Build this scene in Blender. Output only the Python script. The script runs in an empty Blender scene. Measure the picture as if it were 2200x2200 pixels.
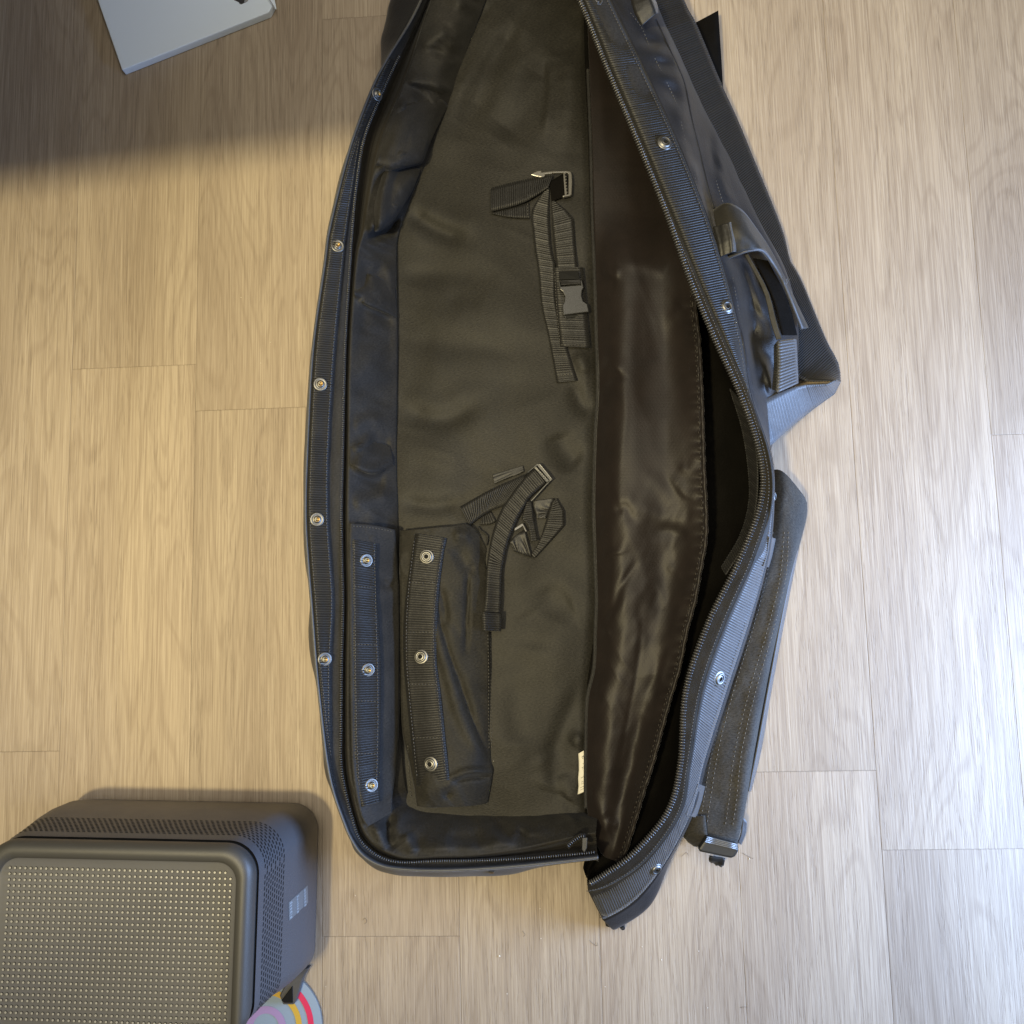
import bpy, bmesh, math, random
import numpy as np
from mathutils import Vector, Matrix, Euler
from mathutils.bvhtree import BVHTree
random.seed(7); rng = np.random.default_rng(7)
S = bpy.context.scene; COL = S.collection
PI = math.pi
# ------------------------------------------------------------------ camera
F = 1830.0                                   # focal length in photograph pixels (2200 wide)
n_ = np.array([100.0, -200.0, -F]); n_ /= np.linalg.norm(n_)
Zc = -n_; Yc = np.array([0, 1.0, 0]); Yc -= Zc*(Yc@Zc); Yc /= np.linalg.norm(Yc); Xc = np.cross(Yc, Zc)
RCW = np.array([Xc, Yc, Zc])
CAM = -(RCW@np.array([0, 0, -1.0]))*1.098
cd = bpy.data.cameras.new("camera"); co = bpy.data.objects.new("camera", cd); COL.objects.link(co)
m4 = Matrix([list(RCW[i])+[CAM[i]] for i in range(3)]+[[0, 0, 0, 1]])
co.matrix_world = m4
cd.sensor_fit = 'HORIZONTAL'; cd.angle = 2*math.atan(1100/F); cd.clip_start = 0.02; cd.clip_end = 50
S.camera = co
# ------------------------------------------------------------------ light
w = bpy.data.worlds.new("World"); S.world = w; w.use_nodes = True
bg = w.node_tree.nodes["Background"]; bg.inputs[0].default_value = (1.0, 0.93, 0.76, 1); bg.inputs[1].default_value = 0.13
LAMP = np.array([-0.60, -0.50, 2.42])
ld = bpy.data.lights.new("ceiling_spot", 'SPOT'); ld.energy = 268; ld.color = (1.0, 0.84, 0.46); ld.shadow_soft_size = 0.075; ld.spot_size = math.radians(53); ld.spot_blend = 1.0
lo = bpy.data.objects.new("ceiling_spot", ld); COL.objects.link(lo); lo.location = LAMP; lo.rotation_euler = (Vector((-0.25, 0.30, 0))-Vector(LAMP)).to_track_quat('-Z', 'Y').to_euler()
wd = bpy.data.lights.new("window_light", 'AREA'); wd.shape = 'RECTANGLE'; wd.size = 0.6; wd.size_y = 0.5; wd.energy = 43; wd.color = (0.36, 0.56, 1.0)
wo = bpy.data.objects.new("window_light", wd); COL.objects.link(wo); wo.location = (1.14, -0.30, 0.33)
wo.rotation_euler = (Vector((0.0, -0.32, 0.05))-Vector(wo.location)).to_track_quat('-Z', 'Y').to_euler()
cl_ = bpy.data.lights.new('ceiling_bounce_fill', 'AREA'); cl_.shape = 'RECTANGLE'; cl_.size = 2.2; cl_.size_y = 2.2; cl_.energy = 56; cl_.color = (1.0, 0.92, 0.76)  # fill light added in place of warm bounce off the ceiling
clo = bpy.data.objects.new('ceiling_bounce_fill', cl_); COL.objects.link(clo); clo.location = (0.1, 0.35, 2.62)
S.view_settings.view_transform = 'Standard'; S.view_settings.look = 'None'; S.view_settings.exposure = 0.0; S.view_settings.gamma = 1.0
S.view_settings.use_curve_mapping = False
S.cycles.max_bounces = 6

# ------------------------------------------------------------------ maths helpers
def P(uvz):
    a = np.asarray(uvz, float); sh = a.shape[:-1]; a = a.reshape(-1, 3)
    d = np.stack([a[:, 0]-1100, 1100-a[:, 1], np.full(len(a), -F)], 1)@RCW.T
    t = (a[:, 2]-CAM[2])/d[:, 2]
    return (CAM+d*t[:, None]).reshape(sh+(3,))
def p1(u, v, z=0.0): return P(np.array([[u, v, z]]))[0]
def cat(K, n):
    """Catmull-Rom through knots K (k,d), n samples uniform in knot index"""
    K = np.asarray(K, float); k = len(K)
    if k == 2:
        t = np.linspace(0, 1, n)[:, None]; return K[0]*(1-t)+K[1]*t
    E = np.vstack([2*K[0]-K[1], K, 2*K[-1]-K[-2]])
    s = np.linspace(0, k-1-1e-9, n); i = s.astype(int); t = (s-i)[:, None]
    a, b, c, d = E[i], E[i+1], E[i+2], E[i+3]
    return .5*((2*b)+(-a+c)*t+(2*a-5*b+4*c-d)*t*t+(-a+3*b-3*c+d)*t**3)
def arc(K, n, smooth=True):
    """resample a curve evenly by length"""
    Q = cat(K, max(60, 14*len(K))) if smooth else np.asarray(K, float)
    L = np.r_[0, np.cumsum(np.linalg.norm(np.diff(Q[:, :2], axis=0), axis=1))]
    s = np.linspace(0, L[-1], n)
    return np.stack([np.interp(s, L, Q[:, j]) for j in range(Q.shape[1])], 1)
def hsh(ix, iy, seed):
    h = (ix*374761393+iy*668265263+seed*1442695041) & 0xffffffff
    h = ((h ^ (h >> 13))*1274126177) & 0xffffffff
    return ((h ^ (h >> 16)) & 0xffff)/65535.0
def vn(x, y, seed=0):
    ix = np.floor(x).astype(np.int64); iy = np.floor(y).astype(np.int64); fx = x-ix; fy = y-iy
    fx = fx*fx*fx*(fx*(fx*6-15)+10); fy = fy*fy*fy*(fy*(fy*6-15)+10)
    a = hsh(ix, iy, seed); b = hsh(ix+1, iy, seed); c = hsh(ix, iy+1, seed); d = hsh(ix+1, iy+1, seed)
    return (a*(1-fx)+b*fx)*(1-fy)+(c*(1-fx)+d*fx)*fy-.5
def fbm(u, v, sx, sy, seed=0, o=3):
    r = 0*u; a = 1.
    for i in range(o):
        r = r+a*vn(u/sx*2**i+7.3*i, v/sy*2**i+3.1*i, seed+i); a *= .5
    return r
def ridged(u, v, sx, sy, seed, rot=0.0):
    c, s_ = math.cos(rot), math.sin(rot); x = (u*c+v*s_)/sx; y = (-u*s_+v*c)/sy
    wx = x+.9*vn(x*.7, y*.7, seed+50); wy = y+.9*vn(x*.7+9, y*.7, seed+51)
    return (1-2.6*np.sqrt(vn(wx, wy, seed)**2+.0012))*.6+.4*(1-2.6*np.sqrt(vn(wx*2.1, wy*2.1, seed+1)**2+.002))-.35
def stroke(u, v, pts, wd, h, skew=0.0):
    """ridge (h>0) or groove (h<0) along a polyline in photograph pixels; skew sharpens its far side"""
    Q = cat(pts, 24)[:, :2]; best = np.full(u.shape, 1e9); sg = np.zeros(u.shape); tt = np.zeros(u.shape)
    for i in range(len(Q)-1):
        a, b = Q[i], Q[i+1]; e = b-a; L2 = e@e+1e-9
        t = np.clip(((u-a[0])*e[0]+(v-a[1])*e[1])/L2, 0, 1)
        du = u-a[0]-t*e[0]; dv = v-a[1]-t*e[1]; d = np.hypot(du, dv); m = d < best
        best = np.where(m, d, best); sg = np.where(m, np.sign(e[0]*dv-e[1]*du), sg); tt = np.where(m, (i+t)/(len(Q)-1), tt)
    ww = np.where(sg > 0, wd*(1-skew), wd*(1+skew))
    return h*np.exp(-(best/ww)**2)*np.clip(4*np.minimum(tt+.06, 1.06-tt), 0, 1)
BV = {}
def ray(u, v, names=None):
    d = RCW@np.array([u-1100, 1100-v, -F]); d /= np.linalg.norm(d); D = Vector(d); O = Vector(CAM); best = None
    for k in (names or BV):
        h = BV[k].ray_cast(O, D)
        if h[0] is not None and (best is None or h[3] < best[3]): best = h
    if best is None:
        t = -CAM[2]/d[2]; return Vector(CAM+d*t), Vector((0, 0, 1)), D
    nn = best[1]
    if nn.dot(D) > 0: nn = -nn
    return best[0], nn, D
def lift(u, v, off, names=None):
    h, nn, D = ray(u, v, names); return np.array(h-D*off)

# ------------------------------------------------------------------ materials
def mat(name): 
    m = bpy.data.materials.new(name); m.use_nodes = True; return m, m.node_tree, m.node_tree.nodes["Principled BSDF"]
def N(nt, t, **k):
    n = nt.nodes.new(t)
    for a, b in k.items():
        if a.startswith('i_'): n.inputs[int(a[2:]) if a[2:].isdigit() else a[2:].replace('_', ' ')].default_value = b
        else: setattr(n, a, b)
    return n
def fabric(name, c, rough=.62, spec=.5, grain=900, gv=.35, bump=.25, sheen=.05, twill=True, mott=.25, b2=.25):
    m, nt, b = mat(name); L = nt.links.new
    tc = N(nt, 'ShaderNodeTexCoord'); mp = N(nt, 'ShaderNodeMapping'); mp.inputs['Rotation'].default_value = (0, 0, .9); mp.inputs['Scale'].default_value = (grain, grain*.45, grain)
    L(tc.outputs['UV'], mp.inputs[0])
    no = N(nt, 'ShaderNodeTexNoise', i_Scale=1.0, i_Detail=2.0, i_Roughness=.7); L(mp.outputs[0], no.inputs['Vector'])
    n2 = N(nt, 'ShaderNodeTexNoise', i_Scale=28.0, i_Detail=4.0); L(tc.outputs['UV'], n2.inputs['Vector'])
    r = N(nt, 'ShaderNodeMapRange'); r.inputs[1].default_value = .25; r.inputs[2].default_value = .75; r.inputs[3].default_value = 1-gv; r.inputs[4].default_value = 1+gv
    L(no.outputs[0], r.inputs[0])
    r2 = N(nt, 'ShaderNodeMapRange'); r2.inputs[1].default_value = .3; r2.inputs[2].default_value = .7; r2.inputs[3].default_value = 1-mott; r2.inputs[4].default_value = 1+mott
    L(n2.outputs[0], r2.inputs[0])
    mu = N(nt, 'ShaderNodeMath', operation='MULTIPLY'); L(r.outputs[0], mu.inputs[0]); L(r2.outputs[0], mu.inputs[1])
    vm = N(nt, 'ShaderNodeVectorMath', operation='SCALE'); vm.inputs[0].default_value = c; L(mu.outputs[0], vm.inputs['Scale'])
    L(vm.outputs[0], b.inputs['Base Color'])
    b.inputs['Roughness'].default_value = rough; b.inputs['Specular IOR Level'].default_value = spec
    b.inputs['Sheen Weight'].default_value = sheen; b.inputs['Sheen Roughness'].default_value = .4
    bp = N(nt, 'ShaderNodeBump', i_Strength=bump, i_Distance=.0012); L(no.outputs[0], bp.inputs['Height'])
    n3 = N(nt, 'ShaderNodeTexNoise', i_Scale=60.0, i_Detail=5.0, i_Roughness=.55); L(tc.outputs['UV'], n3.inputs['Vector'])
    bq = N(nt, 'ShaderNodeBump', i_Strength=b2, i_Distance=.004); L(n3.outputs[0], bq.inputs['Height']); L(bq.outputs[0], bp.inputs['Normal'])
    L(bp.outputs[0], b.inputs['Normal'])
    return m
def plain(name, c, rough=.5, metal=0.0, spec=.5, bump=0.0, bs=800, coat=0.0):
    m, nt, b = mat(name); L = nt.links.new
    b.inputs['Base Color'].default_value = (*c, 1); b.inputs['Roughness'].default_value = rough; b.inputs['Metallic'].default_value = metal; b.inputs['Specular IOR Level'].default_value = spec
    b.inputs['Coat Weight'].default_value = coat
    tc = N(nt, 'ShaderNodeTexCoord'); n2 = N(nt, 'ShaderNodeTexNoise', i_Scale=9.0, i_Detail=6.0, i_Roughness=.7); L(tc.outputs['Object'], n2.inputs['Vector'])
    r2 = N(nt, 'ShaderNodeMapRange'); r2.inputs[1].default_value = .3; r2.inputs[2].default_value = .7; r2.inputs[3].default_value = rough*.88; r2.inputs[4].default_value = min(1, rough*1.15)
    L(n2.outputs[0], r2.inputs[0]); L(r2.outputs[0], b.inputs['Roughness'])
    if bump:
        no = N(nt, 'ShaderNodeTexNoise', i_Scale=bs, i_Detail=2.0); L(tc.outputs['Object'], no.inputs['Vector'])
        bp = N(nt, 'ShaderNodeBump', i_Strength=bump, i_Distance=.0005); L(no.outputs[0], bp.inputs['Height']); L(bp.outputs[0], b.inputs['Normal'])
    return m
M = {}
M['fab'] = fabric('black_twill', (.0165, .0152, .0124), .68, .24, grain=620, gv=.55, bump=.3, b2=.0, sheen=.08)
M['base'] = fabric('black_twill_floor', (.0155, .0143, .0115), .60, .27, grain=620, gv=.65, bump=.3, b2=.0, sheen=.06, mott=.12)
M['lining'] = fabric('dark_lining', (.0190, .0182, .0175), .70, .24, grain=620, gv=.5, bump=.3, b2=.0, sheen=.06)
M['shell'] = fabric('outer_canvas', (.0095, .0095, .0108), .50, .32, grain=800, gv=.4, bump=.3, sheen=.08, b2=.1)
M['web'] = fabric('black_webbing', (.0125, .012, .0116), .48, .38, grain=1300, gv=.2, bump=.1, mott=.12)
M['webg'] = fabric('lit_grey_webbing', (.050, .051, .054), .5, .5, grain=1300, gv=.2, bump=.1, mott=.12, sheen=.15)  # lighter copy of the webbing, window light put into its colour
M['pad'] = fabric('strap_padding', (.034, .031, .026), .8, .25, grain=600, gv=.55, bump=.4)
M['neo'] = fabric('handle_wrap', (.020, .0185, .0155), .6, .35, grain=800, gv=.25, bump=.2, sheen=.08)
M['tape'] = fabric('zipper_tape', (.017, .015, .012), .85, .2, grain=1300, gv=.5, bump=.4, sheen=.05)
M['deep'] = fabric('shaded_black', (.0045, .004, .0035), .9, .06, gv=.4, sheen=0)  # black fabric darkened further, the shade of recesses put into its colour
M['thread'] = plain('black_thread', (.070, .066, .060), .6)
M['threadl'] = plain('brown_thread_light', (.13, .115, .095), .7)
M['coil'] = plain('zipper_coil', (.045, .045, .047), .25, 0, .8)
M['plast'] = plain('black_buckle_plastic', (.022, .022, .021), .34, 0, .55, .15, 1500)
M['plastl'] = plain('glint_buckle_plastic', (.10, .095, .085), .25, 0, .8, .1, 1500)  # black plastic made paler, its glossy reflection put into the colour
M['nickel'] = plain('nickel', (.20, .196, .185), .45, 1.0)
M['brass'] = plain('brass', (.34, .23, .09), .42, 1.0)
M['dark'] = plain('black_hole', (.006, .006, .006), .7, 0, .2)
M['label'] = plain('satin_label', (.58, .55, .46), .55, bump=.1)
M['ink'] = plain('grey_ink', (.12, .12, .11), .6)
M['case'] = plain('grey_black_plastic', (.066, .066, .072), .45, 0, .5, .35, 1800)
M['caseface'] = plain('face_plastic', (.044, .043, .041), .46, 0, .5, .25, 1800)
M['stick'] = plain('sticker_film', (.12, .135, .145), .30, 0, .6)
M['stickt'] = plain('sticker_print', (.22, .25, .27), .4)
M['dot'] = plain('grille_disc', (.30, .295, .28), .4, .2)
M['white'] = plain('cool_lit_card', (.74, .84, .97), .55, bump=.1, bs=300)  # white card tinted blue, cool window light put into its colour
M['print'] = plain('dark_print', (.035, .035, .04), .5)
M['printg'] = plain('grey_print', (.30, .31, .34), .5)
M['disc'] = plain('disc_white', (.24, .32, .43), .5)
M['pink'] = plain('disc_pink', (.62, .015, .09), .5)
M['yell'] = plain('disc_yellow', (.55, .35, .04), .5)
M['lila'] = plain('disc_lilac', (.33, .23, .46), .5)
M['crumb'] = plain('pale_crumb', (.75, .70, .58), .6)
M['hair'] = plain('fine_hair', (.06, .045, .03), .5)
def pocket_mat():
    m = fabric('shiny_brown_nylon', (.0115, .0084, .0072), .50, .27, grain=1500, gv=.15, bump=.05, sheen=.12, mott=.2, b2=.05)
    nt = m.node_tree; L = nt.links.new; b = nt.nodes['Principled BSDF']
    tc = N(nt, 'ShaderNodeTexCoord'); acc = None
    for k in range(3):                       # honeycomb relief: three crossed waves
        dv = N(nt, 'ShaderNodeVectorMath', operation='DOT_PRODUCT'); kk = 2*PI/.0040; dv.inputs[1].default_value = (kk*math.cos(2*PI*k/3), kk*math.sin(2*PI*k/3), 0); L(tc.outputs['UV'], dv.inputs[0])
        cs = N(nt, 'ShaderNodeMath', operation='COSINE'); L(dv.outputs['Value'], cs.inputs[0])
        if acc is None: acc = cs
        else:
            ad = N(nt, 'ShaderNodeMath', operation='ADD'); L(acc.outputs[0], ad.inputs[0]); L(cs.outputs[0], ad.inputs[1]); acc = ad
    r = N(nt, 'ShaderNodeMapRange'); r.inputs[1].default_value = -1.5; r.inputs[2].default_value = 0.2; L(acc.outputs[0], r.inputs[0])
    old = b.inputs['Normal'].links[0].from_socket
    bp = N(nt, 'ShaderNodeBump', i_Strength=.075, i_Distance=.0006); L(r.outputs[0], bp.inputs['Height']); L(old, bp.inputs['Normal']); L(bp.outputs[0], b.inputs['Normal'])
    return m
M['pocket'] = pocket_mat()
def wood():
    m, nt, b = mat('oak_vinyl_plank'); L = nt.links.new
    tc = N(nt, 'ShaderNodeTexCoord'); oi = N(nt, 'ShaderNodeObjectInfo')
    of = N(nt, 'ShaderNodeVectorMath', operation='SCALE'); cb = N(nt, 'ShaderNodeCombineXYZ'); L(oi.outputs['Random'], cb.inputs[0]); L(oi.outputs['Random'], cb.inputs[1]); L(oi.outputs['Random'], cb.inputs[2])
    L(cb.outputs[0], of.inputs[0]); of.inputs['Scale'].default_value = 37.0
    ad = N(nt, 'ShaderNodeVectorMath', operation='ADD'); L(tc.outputs['Object'], ad.inputs[0]); L(of.outputs[0], ad.inputs[1])
    def nz(sx, sy, sc=1.0, det=3.0, ro=.55, dist=0.0):
        mp = N(nt, 'ShaderNodeMapping'); mp.inputs['Scale'].default_value = (sx, sy, 1); L(ad.outputs[0], mp.inputs[0])
        no = N(nt, 'ShaderNodeTexNoise', i_Scale=sc, i_Detail=det, i_Roughness=ro, i_Distortion=dist); L(mp.outputs[0], no.inputs['Vector']); return no
    def rg(src, a, b_, c, d):
        r = N(nt, 'ShaderNodeMapRange'); r.inputs[1].default_value = a; r.inputs[2].default_value = b_; r.inputs[3].default_value = c; r.inputs[4].default_value = d; L(src, r.inputs[0]); return r
    big = nz(10, 1.5, 1, 2, .45, .3)           # broad tone
    cath = N(nt, 'ShaderNodeMath', operation='MULTIPLY'); L(big.outputs[0], cath.inputs[0]); cath.inputs[1].default_value = 120.0
    sn = N(nt, 'ShaderNodeMath', operation='SINE'); L(cath.outputs[0], sn.inputs[0])
    str1 = nz(380, 6.5, 1, 3, .62, .5)        # grain lines
    str2 = nz(820, 34, 1, 2, .6, .1)         # pores
    str3 = nz(70, 2.2, 1, 2, .5, .2)
    pore = rg(str2.outputs[0], .34, .47, 1, 0); gate = rg(str3.outputs[0], .40, .62, .25, 1)
    pg = N(nt, 'ShaderNodeMath', operation='MULTIPLY'); L(pore.outputs[0], pg.inputs[0]); L(gate.outputs[0], pg.inputs[1])
    str4 = nz(1200, 10.0, 1, 2, .6, .15)
    c1 = N(nt, 'ShaderNodeMix', data_type='RGBA'); c1.inputs['A'].default_value = (.43, .355, .268, 1); c1.inputs['B'].default_value = (.32, .258, .195, 1)
    t1 = rg(big.outputs[0], .32, .70, 0, 1); L(t1.outputs[0], c1.inputs['Factor'])
    c2 = N(nt, 'ShaderNodeMix', data_type='RGBA'); c2.inputs['B'].default_value = (.235, .185, .14, 1); L(c1.outputs['Result'], c2.inputs['A'])
    t2 = rg(str1.outputs[0], .36, .62, .42, 0); L(t2.outputs[0], c2.inputs['Factor'])
    c3 = N(nt, 'ShaderNodeMix', data_type='RGBA'); c3.inputs['B'].default_value = (.24, .185, .135, 1); L(c2.outputs['Result'], c3.inputs['A'])
    t3 = rg(sn.outputs[0], .30, 1.0, 0, .34); L(t3.outputs[0], c3.inputs['Factor'])
    c4 = N(nt, 'ShaderNodeMix', data_type='RGBA'); c4.inputs['B'].default_value = (.15, .115, .085, 1); L(c3.outputs['Result'], c4.inputs['A'])
    t4 = N(nt, 'ShaderNodeMath', operation='MULTIPLY'); L(pg.outputs[0], t4.inputs[0]); t4.inputs[1].default_value = .42; L(t4.outputs[0], c4.inputs['Factor'])
    c5 = N(nt, 'ShaderNodeMix', data_type='RGBA'); c5.inputs['B'].default_value = (.56, .48, .39, 1); L(c4.outputs['Result'], c5.inputs['A']); t5 = rg(str4.outputs[0], .50, .66, 0, .34); L(t5.outputs[0], c5.inputs['Factor'])
    c6 = N(nt, 'ShaderNodeMix', data_type='RGBA'); c6.inputs['B'].default_value = (.19, .15, .115, 1); L(c5.outputs['Result'], c6.inputs['A']); t6 = rg(str4.outputs[0], .34, .46, .30, 0); L(t6.outputs[0], c6.inputs['Factor'])
    hv = N(nt, 'ShaderNodeHueSaturation'); L(c6.outputs['Result'], hv.inputs['Color']); rv = rg(oi.outputs['Random'], 0, 1, .93, 1.07); L(rv.outputs[0], hv.inputs['Value'])
    L(hv.outputs[0], b.inputs['Base Color'])
    b.inputs['Roughness'].default_value = .62; b.inputs['Specular IOR Level'].default_value = .20
    bp = N(nt, 'ShaderNodeBump', i_Strength=.30, i_Distance=.0008); iv = N(nt, 'ShaderNodeMath', operation='SUBTRACT'); L(str1.outputs[0], iv.inputs[0]); L(pg.outputs[0], iv.inputs[1]); L(iv.outputs[0], bp.inputs['Height'])
    L(bp.outputs[0], b.inputs['Normal'])
    return m
M['wood'] = wood()

# ------------------------------------------------------------------ object helpers
def tag(o, label=None, cat_=None, group=None, kind=None):
    if label: o['label'] = label
    if cat_: o['category'] = cat_
    if group: o['group'] = group
    if kind: o['kind'] = kind
    return o
def empty(name, loc, label, cat_):
    o = bpy.data.objects.new(name, None); COL.objects.link(o); o.location = loc; o.empty_display_size = .05
    return tag(o, label, cat_)
def link(o, parent):
    COL.objects.link(o)
    if parent is not None:
        o.parent = parent
        if parent.type == 'EMPTY': o.location = Vector(o.location)-parent.location
    return o
def mesh(name, V, Fc, mats, parent, uv=None, smooth=True, thick=0.0, bvh=None, kind=None, fm=None, bev=0.0):
    me = bpy.data.meshes.new(name); me.from_pydata([tuple(map(float, x)) for x in V], [], [tuple(map(int, f)) for f in Fc]); me.update()
    if not isinstance(mats, (list, tuple)): mats = [mats]
    for k in mats: me.materials.append(M[k])
    if fm is not None: me.polygons.foreach_set('material_index', list(map(int, fm)))
    if smooth: me.polygons.foreach_set('use_smooth', [True]*len(me.polygons))
    ul = me.uv_layers.new(name='UVMap')
    li = np.zeros(len(me.loops), int); me.loops.foreach_get('vertex_index', li)
    U = np.asarray(uv if uv is not None else [(x[0], x[1]) for x in V], float)[li]
    ul.data.foreach_set('uv', U.ravel())
    o = bpy.data.objects.new(name, me); link(o, parent)
    if thick:
        s = o.modifiers.new('thickness', 'SOLIDIFY'); s.thickness = thick; s.offset = 0
    if bev:
        s = o.modifiers.new('bevel', 'BEVEL'); s.width = bev; s.segments = 2; s.limit_method = 'ANGLE'; s.angle_limit = .6
    if bvh: BV[bvh] = BVHTree.FromPolygons([tuple(map(float, x)) for x in V], [tuple(map(int, f)) for f in Fc])
    if kind: o['kind'] = kind
    return o
def gridfaces(a, b): 
    i, j = np.meshgrid(np.arange(a-1), np.arange(b-1), indexing='ij'); q = (i*b+j).ravel()
    return np.stack([q, q+1, q+b+1, q+b], 1)
def grid_uv(W):
    a, b = W.shape[:2]
    du = np.linalg.norm(np.diff(W, axis=1), axis=2); cu = np.concatenate([np.zeros((a, 1)), np.cumsum(du, 1)], 1)
    dv = np.linalg.norm(np.diff(W, axis=0), axis=2).mean(1); cv = np.r_[0, np.cumsum(dv)]
    return np.stack([np.repeat(cv[:, None], b, 1), cu], 2)
def sheet(name, curves, ns, subs, mats, parent, disp=None, thick=.0012, bvh=True, world=None):
    """loft through matched knot curves [(u,v,z)...]; disp(u,v,a,b) adds height"""
    C = [cat(c, ns) for c in curves]; C = np.stack(C, 1)             # ns,k,3
    nc = sum(subs)+1; cols = []
    k = C.shape[1]
    E = np.concatenate([2*C[:, :1]-C[:, 1:2], C, 2*C[:, -1:]-C[:, -2:-1]], 1)
    bb = []
    for g in range(k-1):
        last = g == k-2
        for t in np.linspace(0, 1, subs[g]+1)[:None if last else -1]:
            a, b_, c, d = E[:, g], E[:, g+1], E[:, g+2], E[:, g+3]
            if k == 2: cols.append(b_*(1-t)+c*t)
            else: cols.append(.5*((2*b_)+(-a+c)*t+(2*a-5*b_+4*c-d)*t*t+(-a+3*b_-3*c+d)*t**3))
            bb.append((g+t)/(k-1))
    G = np.stack(cols, 1)
    if disp is not None:
        A = np.repeat(np.linspace(0, 1, ns)[:, None], G.shape[1], 1); B = np.repeat(np.array(bb)[None], ns, 0)
        G[..., 2] += disp(G[..., 0], G[..., 1], A, B)
    Wd = P(G)
    if world is not None: Wd = world(Wd)
    a, b = Wd.shape[:2]
    return mesh(name, Wd.reshape(-1, 3), gridfaces(a, b), mats, parent, grid_uv(Wd).reshape(-1, 2), thick=thick, bvh=name+str(len(BV)) if bvh else None), Wd
PERIOD = .0029
def ribbon(name, Lp, Rp, parent, mats='web', off=.0025, names=None, across=6, rib=.0008, thick=.0014, smooth=6, period=PERIOD, bulge=0.0, bvh=False, straight=False, along=False, sag=None):
    """a strap: left and right edges in photograph pixels (u,v) laid on what is below, or (u,v,z)"""
    L0, R0 = np.asarray(Lp, float), np.asarray(Rp, float)
    if straight:
        q = np.linspace(0, 1, len(L0)); L1 = arc(L0, 200, False); R1 = arc(R0, 200, False)
    else: L1 = arc(L0, 200); R1 = arc(R0, 200)
    mid = P(np.concatenate([(L1[:, :2]+R1[:, :2])/2, np.full((200, 1), .08)], 1)); length = np.linalg.norm(np.diff(mid, axis=0), axis=1).sum()
    nb = max(6, int(length/.012))
    def rows(n):
        s = np.linspace(0, 199, n); f = lambda Q: np.stack([np.interp(s, np.arange(200), Q[:, j]) for j in range(Q.shape[1])], 1)
        l, r = f(L1), f(R1); t = np.linspace(0, 1, across+1)[None, :, None]; return l[:, None]*(1-t)+r[:, None]*t
    g = rows(nb)
    if g.shape[2] == 2:
        H = np.zeros((nb, across+1))
        for i in range(nb):
            for j in range(across+1): H[i, j] = lift(g[i, j, 0], g[i, j, 1], off, names)[2]
        for _ in range(smooth):
            K = np.vstack([H[:1], H, H[-1:]]); H2 = .25*K[:-2]+.5*K[1:-1]+.25*K[2:]; H = np.maximum(H2, H-.0008) if off >= 0 else H2
            K = np.hstack([H[:, :1], H, H[:, -1:]]); H = .2*K[:, :-2]+.6*K[:, 1:-1]+.2*K[:, 2:]
        g = np.concatenate([g, H[..., None]], 2)
    n = max(nb, int(length/period*4)+2)
    s = np.linspace(0, nb-1, n); i0 = np.minimum(s.astype(int), nb-2); ft = (s-i0)[:, None, None]
    Wd = P(g); Wd = Wd[i0]*(1-ft)+Wd[i0+1]*ft
    if bulge: Wd[..., 2] += bulge*np.sin(np.linspace(0, PI, across+1))[None]
    if sag is not None: Wd[..., 2] += sag*np.sin(np.linspace(0, PI, n))[:, None]
    uv = grid_uv(Wd)
    # normals for the ribs
    ta = np.gradient(Wd, axis=0); tb = np.gradient(Wd, axis=1); nn = np.cross(ta, tb); nn /= np.linalg.norm(nn, axis=2, keepdims=True)+1e-12
    nn *= np.sign((nn*(CAM-Wd)).sum(2, keepdims=True))
    if rib:
        ph = uv[..., 1 if along else 0]
        ed = np.ones(across+1); ed[0] = ed[-1] = .4
        Wd = Wd+nn*(rib*np.cos(2*PI*ph/period)*ed[None])[..., None]
    a, b = Wd.shape[:2]
    return mesh(name, Wd.reshape(-1, 3), gridfaces(a, b), mats, parent, uv.reshape(-1, 2), thick=thick, bvh=name+str(len(BV)) if bvh else None), Wd
def patch(name, poly, parent, mats, off=.003, thick=.002, names=None, z=None, ang=0.0, bev=.0006):
    """a flat cut piece: polygon in photograph pixels, extruded"""
    pts = np.array([lift(u, v, off, names) if z is None else p1(u, v, z if np.isscalar(z) else z[i]) for i, (u, v) in enumerate(poly)])
    if z is None and len(pts) > 4:
        A = np.c_[pts[:, :2], np.ones(len(pts))]; cf = np.linalg.lstsq(A, pts[:, 2], rcond=None)[0]; zz = A@cf; zz += max(0, np.quantile(pts[:, 2]-zz, .7)); pts = P(np.c_[np.array(poly, float), zz])
    k = len(pts); lo_ = pts.copy(); lo_[:, 2] -= thick
    V = np.vstack([pts, lo_]); fc = [tuple(range(k)), tuple(range(2*k-1, k-1, -1))]+[(i, i+k, (i+1) % k+k, (i+1) % k) for i in range(k)]
    return mesh(name, V, fc, mats, parent, smooth=False, bev=bev)
def lathe(prof, n=20):
    V = []; Fc = []; fm = []
    for r, z, mi in prof:
        for i in range(n): V.append((r*math.cos(2*PI*i/n), r*math.sin(2*PI*i/n), z))
    for k in range(len(prof)-1):
        for i in range(n):
            Fc.append((k*n+i, k*n+(i+1) % n, (k+1)*n+(i+1) % n, (k+1)*n+i)); fm.append(prof[k+1][2])
    Fc.append(tuple(range((len(prof)-1)*n, len(prof)*n))); fm.append(prof[-1][2])
    return V, Fc, fm
def snapmesh(name, prof):
    V, Fc, fm = lathe(prof); me = bpy.data.meshes.new(name); me.from_pydata(V, [], Fc); 
    for k in ('nickel', 'brass', 'dark'): me.materials.append(M[k])
    me.polygons.foreach_set('material_index', fm); me.polygons.foreach_set('use_smooth', [True]*len(fm)); me.update(); return me
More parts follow.
